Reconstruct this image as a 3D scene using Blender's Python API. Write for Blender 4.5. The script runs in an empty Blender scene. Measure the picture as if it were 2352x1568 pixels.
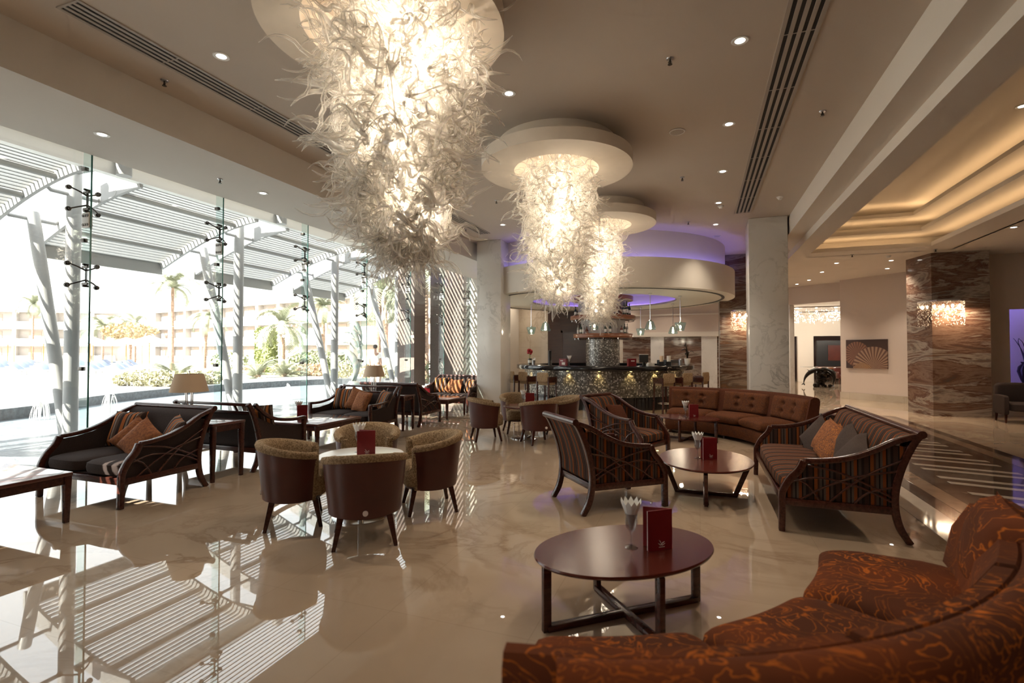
import bpy, bmesh, math, random
from mathutils import Vector, Matrix
PI=math.pi
R=math.radians
C=bpy.context.scene.collection
random.seed(7)
sc=bpy.context.scene

# ------------------------------------------------------------------ materials
def nt(name):
    m=bpy.data.materials.new(name); m.use_nodes=True
    t=m.node_tree; b=t.nodes['Principled BSDF']
    return m,t,b
def N(t,typ,**k):
    n=t.nodes.new(typ)
    for a,v in k.items():
        if a.startswith('i_'):
            key=a[2:]
            n.inputs[int(key) if key.isdigit() else key.replace('_',' ')].default_value=v
        else: setattr(n,a,v)
    return n
def L(t,a,b): t.links.new(a,b)
def ramp(t,stops,interp='LINEAR'):
    n=t.nodes.new('ShaderNodeValToRGB'); cr=n.color_ramp; cr.interpolation=interp
    while len(cr.elements)<len(stops): cr.elements.new(.5)
    for e,(p,c) in zip(cr.elements,stops):
        e.position=p; e.color=(c[0],c[1],c[2],1)
    return n
def P(name,col,rough=.5,metal=0,spec=.5,var=0,scale=8,col2=None,bump=0,bscale=80,coat=0):
    m,t,b=nt(name)
    b.inputs['Base Color'].default_value=(*col,1); b.inputs['Roughness'].default_value=rough
    b.inputs['Metallic'].default_value=metal; b.inputs['Specular IOR Level'].default_value=spec
    b.inputs['Coat Weight'].default_value=coat
    if var or col2:
        tc=N(t,'ShaderNodeTexCoord'); n=N(t,'ShaderNodeTexNoise',i_Scale=scale,i_Detail=4.)
        c2=col2 or tuple(max(0,c*(1-var)) for c in col)
        r=ramp(t,[(.35,c2),(.65,col)]); L(t,tc.outputs['Object'],n.inputs['Vector'])
        L(t,n.outputs['Fac'],r.inputs['Fac']); L(t,r.outputs['Color'],b.inputs['Base Color'])
    if bump:
        tc=N(t,'ShaderNodeTexCoord'); n=N(t,'ShaderNodeTexNoise',i_Scale=bscale,i_Detail=3.)
        bp=N(t,'ShaderNodeBump',i_Strength=bump,i_Distance=.01)
        L(t,tc.outputs['Object'],n.inputs['Vector']); L(t,n.outputs['Fac'],bp.inputs['Height']); L(t,bp.outputs['Normal'],b.inputs['Normal'])
    return m
def emit(name,col,s):
    m,t,b=nt(name); t.nodes.remove(b)
    e=N(t,'ShaderNodeEmission'); e.inputs[0].default_value=(*col,1); e.inputs[1].default_value=s
    L(t,e.outputs[0],t.nodes['Material Output'].inputs[0]); return m
def wood(name,c1,c2,rough=.3,sc_=(3,40,40)):
    m,t,b=nt(name); tc=N(t,'ShaderNodeTexCoord'); mp=N(t,'ShaderNodeMapping'); mp.inputs['Scale'].default_value=sc_
    n=N(t,'ShaderNodeTexNoise',i_Scale=1.,i_Detail=5.,i_Distortion=.6); r=ramp(t,[(.3,c1),(.7,c2)])
    L(t,tc.outputs['Object'],mp.inputs[0]); L(t,mp.outputs[0],n.inputs['Vector']); L(t,n.outputs['Fac'],r.inputs[0]); L(t,r.outputs[0],b.inputs['Base Color'])
    b.inputs['Roughness'].default_value=rough; return m
def stripes(name,axis,period,stops,rough=.9):
    m,t,b=nt(name); tc=N(t,'ShaderNodeTexCoord'); s=N(t,'ShaderNodeSeparateXYZ')
    L(t,tc.outputs['Object'],s.inputs[0])
    d=N(t,'ShaderNodeMath',operation='DIVIDE'); d.inputs[1].default_value=period
    a=N(t,'ShaderNodeMath',operation='ADD'); a.inputs[1].default_value=50.13
    f=N(t,'ShaderNodeMath',operation='FRACT'); r=ramp(t,stops,'CONSTANT')
    L(t,s.outputs[axis],d.inputs[0]); L(t,d.outputs[0],a.inputs[0]); L(t,a.outputs[0],f.inputs[0]); L(t,f.outputs[0],r.inputs[0])
    n=N(t,'ShaderNodeTexNoise',i_Scale=260.,i_Detail=1.); L(t,tc.outputs['Object'],n.inputs['Vector'])
    mx=N(t,'ShaderNodeMix',data_type='RGBA',blend_type='MULTIPLY'); mx.inputs[0].default_value=.35
    L(t,r.outputs[0],mx.inputs[6]); L(t,n.outputs['Color'],mx.inputs[7]); L(t,mx.outputs[2],b.inputs['Base Color'])
    b.inputs['Roughness'].default_value=rough; b.inputs['Specular IOR Level'].default_value=.2
    return m
def marble(name,base,vein,scale=1.2,width=.02,rough=.12,dist=1.4,cloud=None,tile=None,spec=.5,tmix=.8):
    m,t,b=nt(name); tc=N(t,'ShaderNodeTexCoord')
    n=N(t,'ShaderNodeTexNoise',i_Scale=scale,i_Detail=7.,i_Roughness=.6,i_Distortion=dist); L(t,tc.outputs['Object'],n.inputs['Vector'])
    nm=N(t,'ShaderNodeTexNoise',i_Scale=scale*.8,i_Detail=2.); L(t,tc.outputs['Object'],nm.inputs['Vector'])
    rm=ramp(t,[(.42,(0,0,0)),(.68,(1,1,1))]); L(t,nm.outputs['Fac'],rm.inputs[0])
    rv=ramp(t,[(.5-width*2,(0,0,0)),(.5,(1,1,1)),(.5+width,(0,0,0))]); L(t,n.outputs['Fac'],rv.inputs[0])
    mm=N(t,'ShaderNodeMath',operation='MULTIPLY'); L(t,rm.outputs[0],mm.inputs[0]); L(t,rv.outputs[0],mm.inputs[1])
    mv=N(t,'ShaderNodeMix',data_type='RGBA'); L(t,mm.outputs[0],mv.inputs[0]); mv.inputs[6].default_value=(*base,1); mv.inputs[7].default_value=(*vein,1)
    n2=N(t,'ShaderNodeTexNoise',i_Scale=scale*.9,i_Detail=4.); L(t,tc.outputs['Object'],n2.inputs['Vector'])
    r2=ramp(t,[(.35,cloud or tuple(c*.82 for c in base)),(.65,(1,1,1) if not cloud else (1,1,1))]); L(t,n2.outputs['Fac'],r2.inputs[0])
    mx=N(t,'ShaderNodeMix',data_type='RGBA',blend_type='MULTIPLY'); mx.inputs[0].default_value=.55
    L(t,mv.outputs[2],mx.inputs[6]); L(t,r2.outputs[0],mx.inputs[7]); out=mx.outputs[2]
    if tile:
        mp=N(t,'ShaderNodeMapping'); mp.inputs['Rotation'].default_value=tile[3]
        bk=N(t,'ShaderNodeTexBrick',offset=tile[2]); bk.inputs['Scale'].default_value=1.; bk.inputs['Mortar Size'].default_value=.0022
        bk.inputs['Brick Width'].default_value=tile[0]; bk.inputs['Row Height'].default_value=tile[1]
        bk.inputs['Color1'].default_value=(1,1,1,1); bk.inputs['Color2'].default_value=(.86,.86,.86,1); bk.inputs['Mortar'].default_value=(.5,.47,.44,1)
        L(t,tc.outputs['Object'],mp.inputs[0]); L(t,mp.outputs[0],bk.inputs['Vector'])
        m2=N(t,'ShaderNodeMix',data_type='RGBA',blend_type='MULTIPLY'); m2.inputs[0].default_value=tmix
        L(t,out,m2.inputs[6]); L(t,bk.outputs['Color'],m2.inputs[7]); out=m2.outputs[2]
    L(t,out,b.inputs['Base Color']); b.inputs['Roughness'].default_value=rough; b.inputs['Specular IOR Level'].default_value=spec
    return m
def veined(name,rot=(0,0,0)):           # brown onyx with flowing horizontal bands
    m,t,b=nt(name); tc=N(t,'ShaderNodeTexCoord'); mp=N(t,'ShaderNodeMapping'); mp.inputs['Scale'].default_value=(.32,.32,1.9); mp.inputs['Rotation'].default_value=rot
    L(t,tc.outputs['Object'],mp.inputs[0])
    n=N(t,'ShaderNodeTexNoise',i_Scale=1.5,i_Detail=9.,i_Roughness=.66,i_Distortion=1.0); L(t,mp.outputs[0],n.inputs['Vector'])
    r=ramp(t,[(.26,(.07,.065,.06)),(.36,(.12,.06,.04)),(.43,(.22,.14,.10)),(.485,(.10,.045,.03)),(.54,(.34,.28,.23)),(.60,(.15,.11,.09)),(.67,(.20,.10,.055)),(.76,(.42,.37,.32))])
    L(t,n.outputs['Fac'],r.inputs[0]); L(t,r.outputs[0],b.inputs['Base Color']); b.inputs['Roughness'].default_value=.1
    return m
def glassy(name,tint=(1,1,1),gloss=.12,rough=.0,lo=None):
    m,t,b=nt(name); t.nodes.remove(b)
    tr=N(t,'ShaderNodeBsdfTransparent'); tr.inputs[0].default_value=(*tint,1)
    gl=N(t,'ShaderNodeBsdfGlossy'); gl.inputs['Roughness'].default_value=rough
    fr=N(t,'ShaderNodeLayerWeight'); fr.inputs[0].default_value=.5
    pw=N(t,'ShaderNodeMath',operation='POWER'); pw.inputs[1].default_value=5; L(t,fr.outputs['Facing'],pw.inputs[0])
    ml=N(t,'ShaderNodeMath',operation='MULTIPLY_ADD'); ml.inputs[1].default_value=.8; ml.inputs[2].default_value=.025+gloss*.12
    mx=N(t,'ShaderNodeMixShader'); L(t,pw.outputs[0],ml.inputs[0]); L(t,ml.outputs[0],mx.inputs[0]); L(t,tr.outputs[0],mx.inputs[1]); L(t,gl.outputs[0],mx.inputs[2])
    L(t,mx.outputs[0],t.nodes['Material Output'].inputs[0]); return m
def strandmat(name):
    m,t,b=nt(name); t.nodes.remove(b)
    tr=N(t,'ShaderNodeBsdfTransparent'); tl=N(t,'ShaderNodeBsdfTranslucent'); tl.inputs[0].default_value=(.95,.9,.82,1)
    df=N(t,'ShaderNodeBsdfDiffuse'); df.inputs[0].default_value=(.92,.88,.82,1)
    gl=N(t,'ShaderNodeBsdfGlossy'); gl.inputs['Roughness'].default_value=.08
    a=N(t,'ShaderNodeMixShader'); a.inputs[0].default_value=.35; L(t,tl.outputs[0],a.inputs[1]); L(t,df.outputs[0],a.inputs[2])
    g=N(t,'ShaderNodeMixShader'); g.inputs[0].default_value=.14; L(t,a.outputs[0],g.inputs[1]); L(t,gl.outputs[0],g.inputs[2])
    lw=N(t,'ShaderNodeLayerWeight'); lw.inputs[0].default_value=.45
    r=ramp(t,[(.1,(.15,.15,.15)),(.75,(.90,.90,.90))]); L(t,lw.outputs['Facing'],r.inputs[0])
    d=N(t,'ShaderNodeMixShader'); L(t,r.outputs[0],d.inputs[0]); L(t,tr.outputs[0],d.inputs[1]); L(t,g.outputs[0],d.inputs[2])
    L(t,d.outputs[0],t.nodes['Material Output'].inputs[0]); return m
def mosaic(name,cs,stops,rough=.25):
    m,t,b=nt(name); tc=N(t,'ShaderNodeTexCoord'); s=N(t,'ShaderNodeSeparateXYZ'); L(t,tc.outputs['Object'],s.inputs[0])
    at=N(t,'ShaderNodeMath',operation='ARCTAN2'); L(t,s.outputs[1],at.inputs[0]); L(t,s.outputs[0],at.inputs[1])
    def snap(o,k):
        a=N(t,'ShaderNodeMath',operation='MULTIPLY'); a.inputs[1].default_value=k; L(t,o,a.inputs[0])
        f=N(t,'ShaderNodeMath',operation='FLOOR'); L(t,a.outputs[0],f.inputs[0]); return f.outputs[0]
    cb=N(t,'ShaderNodeCombineXYZ'); L(t,snap(at.outputs[0],cs[0]),cb.inputs[0]); L(t,snap(s.outputs[2],cs[1]),cb.inputs[1])
    w=N(t,'ShaderNodeTexWhiteNoise'); L(t,cb.outputs[0],w.inputs['Vector']); r=ramp(t,stops,'CONSTANT'); L(t,w.outputs['Value'],r.inputs[0])
    L(t,r.outputs[0],b.inputs['Base Color']); b.inputs['Roughness'].default_value=rough; b.inputs['Metallic'].default_value=.35
    return m
def veinfab(name,base,line,scale,thick=.035,base2=None,patch=False):
    m,t,b=nt(name); tc=N(t,'ShaderNodeTexCoord')
    n=N(t,'ShaderNodeTexNoise',i_Scale=scale,i_Detail=2.5,i_Distortion=2.2); L(t,tc.outputs['Object'],n.inputs['Vector'])
    n3=N(t,'ShaderNodeTexNoise',i_Scale=scale*.45,i_Detail=1.); L(t,tc.outputs['Object'],n3.inputs['Vector'])
    b2=base2 or base; r0=ramp(t,[(.4,base),(.62,b2)]); L(t,n3.outputs['Fac'],r0.inputs[0])
    r=ramp(t,[(.47-thick,(0,0,0)),(.47,(1,1,1)),(.47+thick,(0,0,0)),(.6-thick*.6,(0,0,0)),(.6,(.8,.8,.8)),(.6+thick*.6,(0,0,0))]); L(t,n.outputs['Fac'],r.inputs[0])
    mx=N(t,'ShaderNodeMix',data_type='RGBA'); 
    src=r.outputs[0]
    if patch:
        n5=N(t,'ShaderNodeTexNoise',i_Scale=scale*.55,i_Detail=1.); L(t,tc.outputs['Object'],n5.inputs['Vector']); r5=ramp(t,[(.34,(.08,.08,.08)),(.54,(1,1,1))]); L(t,n5.outputs['Fac'],r5.inputs[0])
        m5=N(t,'ShaderNodeMath',operation='MULTIPLY'); L(t,src,m5.inputs[0]); L(t,r5.outputs[0],m5.inputs[1]); src=m5.outputs[0]
    L(t,src,mx.inputs[0]); L(t,r0.outputs[0],mx.inputs[6]); mx.inputs[7].default_value=(*line,1)
    L(t,mx.outputs[2],b.inputs['Base Color']); b.inputs['Roughness'].default_value=.95; b.inputs['Specular IOR Level'].default_value=.08
    n2=N(t,'ShaderNodeTexNoise',i_Scale=300.,i_Detail=1.); L(t,tc.outputs['Object'],n2.inputs['Vector'])
    bp=N(t,'ShaderNodeBump',i_Strength=.25,i_Distance=.004); L(t,n2.outputs['Fac'],bp.inputs['Height']); L(t,bp.outputs['Normal'],b.inputs['Normal'])
    return m

K={}
K['ceil']=P('ceiling_paint',(.60,.525,.45),.85,var=.04,scale=.6)
K['soffit']=P('window_soffit_paint',(.62,.57,.51),.8,var=.03,scale=.6)
K['ceil2']=P('soffit_paint',(.76,.70,.63),.8,var=.03,scale=.6)
K['wall']=P('wall_paint',(.62,.52,.45),.8,var=.04,scale=.5)
K['cream']=P('cream_paint',(.72,.66,.58),.7,var=.03,scale=.5)
K['disc']=P('disc_paint',(.78,.70,.60),.8,var=.03)
K['floor']=marble('floor_marble',(.52,.395,.285),(.36,.25,.165),.8,.03,.014,1.9,cloud=(.74,.70,.66),tile=(.9,.9,.0,(0,0,0)),spec=.9,tmix=.35)
K['wmarble']=marble('white_marble',(.72,.70,.665),(.44,.43,.41),1.1,.022,.18,1.9,cloud=(.80,.79,.77))
K['cmarble']=marble('cream_marble',(.62,.55,.45),(.48,.40,.31),.7,.02,.2,1.5,tile=(1.2,.6,0,(R(90),0,0)))
K['brown']=veined('brown_onyx'); K['brown2']=veined('brown_onyx_swirl',(0,R(28),0))
K['granite']=P('granite',(.24,.18,.155),.6,var=.0,scale=60,col2=(.085,.064,.056))
K['granite_dark']=P('granite_polished',(.17,.12,.10),.3,col2=(.08,.055,.045),scale=50)
K['dwood']=wood('dark_mahogany',(.035,.010,.007),(.085,.026,.017),.22)
K['mwood']=wood('mahogany_top',(.085,.017,.011),(.105,.022,.014),.2)
K['lacq']=wood('lacquered_mahogany',(.085,.017,.011),(.105,.022,.014),.3)
for b_ in (K['lacq'].node_tree.nodes['Principled BSDF'],): b_.inputs['Coat Weight'].default_value=1; b_.inputs['Coat Roughness'].default_value=.06
K['panel']=wood('bar_wall_wood',(.036,.014,.008),(.058,.024,.013),.4,(2,2,14))
K['shelfw']=wood('shelf_wood',(.2,.07,.03),(.3,.11,.045),.3,(6,6,40))
K['door']=wood('door_wood',(.035,.014,.010),(.06,.024,.016),.3)
K['leather']=P('oxblood_veneer',(.085,.020,.014),.32,var=.25,scale=3)
K['fleece']=P('tan_boucle',(.44,.315,.195),.95,spec=.1,col2=(.19,.125,.07),scale=70,bump=.6,bscale=90)
K['brownfab']=P('brown_upholstery',(.052,.036,.032),.9,spec=.2,var=.3,scale=120,bump=.2,bscale=200)
K['brownfab2']=P('brown_cushion',(.09,.063,.055),.9,spec=.2,var=.3,scale=140,bump=.2,bscale=200)
st=[(0,(.075,.038,.026)),(.16,(.014,.010,.009)),(.21,(.30,.085,.022)),(.33,(.08,.035,.022)),(.40,(.115,.085,.068)),(.50,(.022,.013,.011)),(.55,(.13,.098,.078)),(.63,(.27,.072,.02)),(.75,(.016,.011,.010)),(.80,(.09,.062,.05)),(.90,(.032,.018,.015))]
K['sx']=stripes('striped_cloth_across',0,.21,st); K['sy']=stripes('striped_cloth_side',1,.21,st)
st2=[(0,(.42,.13,.035)),(.18,(.03,.02,.018)),(.24,(.25,.2,.17)),(.34,(.06,.035,.03)),(.42,(.5,.17,.05)),(.56,(.03,.02,.02)),(.62,(.32,.25,.2)),(.70,(.12,.07,.05)),(.85,(.04,.025,.02))]
K['cush_s']=stripes('striped_cushion_cloth',0,.24,st2)
K['cush_o']=P('orange_cushion_cloth',(.36,.135,.05),.85,spec=.25,col2=(.2,.075,.035),scale=40,bump=.2,bscale=160)
K['cush_d']=P('taupe_cushion_cloth',(.085,.06,.05),.9,spec=.2,var=.2,scale=90,bump=.2,bscale=200)
K['cush_p']=veinfab('patterned_cushion_cloth',(.16,.07,.045),(.55,.2,.05),18,.05)
K['rust']=veinfab('rust_swirl_cloth',(.105,.038,.021),(.56,.15,.022),4.6,.022,(.17,.048,.019),True)
K['tuft']=veinfab('rust_tufted_cloth',(.092,.034,.019),(.21,.075,.026),26,.05,(.075,.032,.022))
K['tuftb']=P('rust_back_cloth',(.10,.034,.019),.95,spec=.1,var=.2,scale=60)
K['chrome']=P('chrome',(.75,.75,.76),.12,1)
K['steel']=P('steel',(.4,.4,.42),.28,1)
K['dmetal']=P('dark_metal',(.10,.09,.08),.35,.8)
K['whitem']=P('white_metal',(.80,.79,.76),.45)
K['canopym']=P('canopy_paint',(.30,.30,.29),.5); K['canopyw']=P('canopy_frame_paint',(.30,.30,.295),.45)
K['whitep']=P('white_paint',(.86,.85,.82),.6)
K['red']=P('menu_card',(.22,.012,.018),.35,var=.1)
K['paper']=P('paper',(.85,.83,.78),.8)
K['white']=P('napkin',(.88,.87,.84),.8)
K['emblem']=P('silver_print',(.75,.68,.66),.4)
K['glass']=glassy('pane_glass',(.965,.985,.975))
K['fin']=glassy('fin_glass',(.88,.95,.94)); K['finedge']=P('fin_edge_glass',(.05,.22,.19),.15,var=.1)
K['goblet']=glassy('clear_glass',(.88,.89,.89),1.3)
K['blueglass']=glassy('aqua_glass',(.70,.86,.87),.5)
K['strand']=strandmat('blown_glass')
K['bulb']=emit('warm_bulb',(1,.80,.55),28)
K['lens']=emit('downlight_lens',(1,.93,.82),14)
K['bulb2']=emit('filament_bulb',(1,.82,.55),11)
K['barled']=emit('bar_spot_led',(1,.72,.25),10)
K['purple']=emit('violet_led',(.27,.23,1.),7); K['purple2']=emit('dim_violet_led',(.27,.18,.9),5)
K['warmled']=emit('warm_led',(1,.66,.34),6)
K['black']=P('black_granite',(.012,.012,.014),.08,spec=.6)
K['blackm']=P('black_plastic',(.012,.012,.013),.35)
K['slot']=P('vent_dark',(.015,.013,.012),.7)
K['alu']=P('vent_frame',(.42,.37,.32),.5)
K['mos']=mosaic('silver_mosaic',(74,30),[(0,(.10,.092,.085)),(.34,(.16,.148,.135)),(.66,(.26,.245,.225)),(.88,(.60,.58,.54))])
K['mos2']=mosaic('silver_mosaic_drum',(18,34),[(0,(.10,.092,.085)),(.34,(.16,.148,.135)),(.66,(.26,.245,.225)),(.88,(.60,.58,.54))])
K['greym']=P('grey_drum',(.38,.35,.34),.5)
K['bronze']=P('verdigris_bronze',(.14,.19,.18),.45,.4,col2=(.30,.28,.24),scale=6)
K['dbronze']=P('dark_bronze',(.03,.024,.02),.3,.6)
K['leaf']=P('green_leaf',(.30,.33,.19),.6,var=.4,scale=5); K['leafd']=P('palm_leaf',(.36,.38,.27),.6,var=.35,scale=3)
K['hedge']=P('topiary_leaf',(.32,.36,.14),.7,var=.45,scale=9)
K['trunk']=P('palm_trunk',(.44,.29,.21),.9,var=.5,scale=9)
K['bloom']=P('pale_shrub_leaf',(.60,.56,.42),.8,col2=(.34,.34,.2),scale=8); K['bloomr']=P('pink_shrub_leaf',(.62,.40,.32),.8,col2=(.4,.38,.22),scale=9)
K['autumn']=P('golden_tree_leaf',(.56,.44,.26),.8,var=.4,scale=4)
K['deck']=P('pale_stone_paving',(.42,.405,.38),.7,var=.08,scale=2)
K['lawn']=P('lawn_grass',(.34,.36,.18),.9,var=.3,scale=3)
K['edge']=P('dark_basin_stone',(.13,.14,.15),.5,var=.4,scale=12)
K['facade']=P('hotel_render',(.50,.465,.435),.8,var=.06,scale=.3); K['facade2']=P('hotel_recess',(.50,.45,.41),.8)
K['terracotta']=P('terracotta_trim',(.50,.38,.31),.8)
K['sand']=P('parasol_cloth',(.84,.81,.75),.8); K['pole']=P('parasol_pole',(.62,.29,.10),.6)
K['lounger']=P('lounger_cloth',(.62,.64,.68),.8); K['loungerd']=P('lounger_navy',(.20,.24,.34),.8)
K['skin']=P('skin',(.46,.27,.19),.6); K['hair']=P('hair',(.03,.02,.015),.7)
K['shade']=P('linen_shade',(.62,.47,.33),.9)
K['redfl']=P('red_petal',(.35,.01,.015),.6); K['stem']=P('stem',(.12,.16,.05),.6)
K['amber']=P('amber_bottle',(.14,.04,.02),.1,spec=.6); K['greenb']=P('green_bottle',(.03,.05,.035),.1,spec=.6); K['clearb']=P('pale_bottle',(.42,.42,.40),.12,spec=.6); K['label']=P('bottle_label',(.75,.72,.65),.7)
def water():
    m,t,b=nt('pool_water'); b.inputs['Base Color'].default_value=(.27,.31,.34,1); b.inputs['Roughness'].default_value=.08; b.inputs['Specular IOR Level'].default_value=.8
    tc=N(t,'ShaderNodeTexCoord'); n=N(t,'ShaderNodeTexNoise',i_Scale=3.2,i_Detail=6.,i_Roughness=.7); L(t,tc.outputs['Object'],n.inputs['Vector'])
    bp=N(t,'ShaderNodeBump',i_Strength=.9,i_Distance=.15); L(t,n.outputs['Fac'],bp.inputs['Height']); L(t,bp.outputs['Normal'],b.inputs['Normal']); return m
K['water']=water()
def pavemat():      # dark inlay with pale bars, laid along the hall
    m,t,b=nt('inlay_marble'); tc=N(t,'ShaderNodeTexCoord'); s=N(t,'ShaderNodeSeparateXYZ'); L(t,tc.outputs['Object'],s.inputs[0])
    n=N(t,'ShaderNodeTexNoise',i_Scale=7.,i_Detail=6.); L(t,tc.outputs['Object'],n.inputs['Vector'])
    r=ramp(t,[(.4,(.035,.022,.016)),(.66,(.085,.055,.04)),(.72,(.28,.2,.14))]); L(t,n.outputs['Fac'],r.inputs[0]); L(t,r.outputs[0],b.inputs['Base Color'])
    b.inputs['Roughness'].default_value=.06; return m
K['inlay']=pavemat(); K['inlayb']=P('inlay_brown',(.30,.20,.13),.06,var=.2,scale=5); K['inlayw']=P('inlay_ivory',(.62,.54,.45),.06,var=.08,scale=5)
def shellart():
    m,t,b=nt('shell_print'); tc=N(t,'ShaderNodeTexCoord')
    def fan(cx,cz,fr,ph):
        s=N(t,'ShaderNodeSeparateXYZ'); L(t,tc.outputs['Object'],s.inputs[0])
        a=N(t,'ShaderNodeMath',operation='SUBTRACT'); a.inputs[1].default_value=cx; L(t,s.outputs[0],a.inputs[0])
        c=N(t,'ShaderNodeMath',operation='SUBTRACT'); c.inputs[1].default_value=cz; L(t,s.outputs[2],c.inputs[0])
        at=N(t,'ShaderNodeMath',operation='ARCTAN2'); L(t,c.outputs[0],at.inputs[0]); L(t,a.outputs[0],at.inputs[1])
        q=N(t,'ShaderNodeMath',operation='MULTIPLY'); q.inputs[1].default_value=fr; L(t,at.outputs[0],q.inputs[0])
        sn=N(t,'ShaderNodeMath',operation='SINE'); L(t,q.outputs[0],sn.inputs[0])
        aa=N(t,'ShaderNodeMath',operation='POWER'); aa.inputs[1].default_value=2; L(t,a.outputs[0],aa.inputs[0])
        cc=N(t,'ShaderNodeMath',operation='POWER'); cc.inputs[1].default_value=2; L(t,c.outputs[0],cc.inputs[0])
        d=N(t,'ShaderNodeMath',operation='ADD'); L(t,aa.outputs[0],d.inputs[0]); L(t,cc.outputs[0],d.inputs[1])
        lt=N(t,'ShaderNodeMath',operation='LESS_THAN'); lt.inputs[1].default_value=ph; L(t,d.outputs[0],lt.inputs[0])
        mu=N(t,'ShaderNodeMath',operation='MULTIPLY_ADD'); mu.inputs[1].default_value=.5; mu.inputs[2].default_value=.5; L(t,sn.outputs[0],mu.inputs[0])
        return mu.outputs[0],lt.outputs[0]
    base=(.045,.018,.012,1); prev=None
    for cx,cz,fr,ph,col in ((-.30,.0,26,.17,(.24,.11,.06,1)),(.24,-.42,32,.44,(.32,.2,.13,1)),(-.12,-.62,44,.11,(.42,.25,.12,1))):
        f,msk=fan(cx,cz,fr,ph); r=N(t,'ShaderNodeMix',data_type='RGBA'); L(t,f,r.inputs[0]); r.inputs[6].default_value=(.09,.035,.022,1); r.inputs[7].default_value=col
        mx=N(t,'ShaderNodeMix',data_type='RGBA'); L(t,msk,mx.inputs[0]); L(t,r.outputs[2],mx.inputs[7])
        if prev: L(t,prev,mx.inputs[6])
        else: mx.inputs[6].default_value=base
        prev=mx.outputs[2]
    L(t,prev,b.inputs['Base Color']); b.inputs['Roughness'].default_value=.4; return m
K['art']=shellart()

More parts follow.
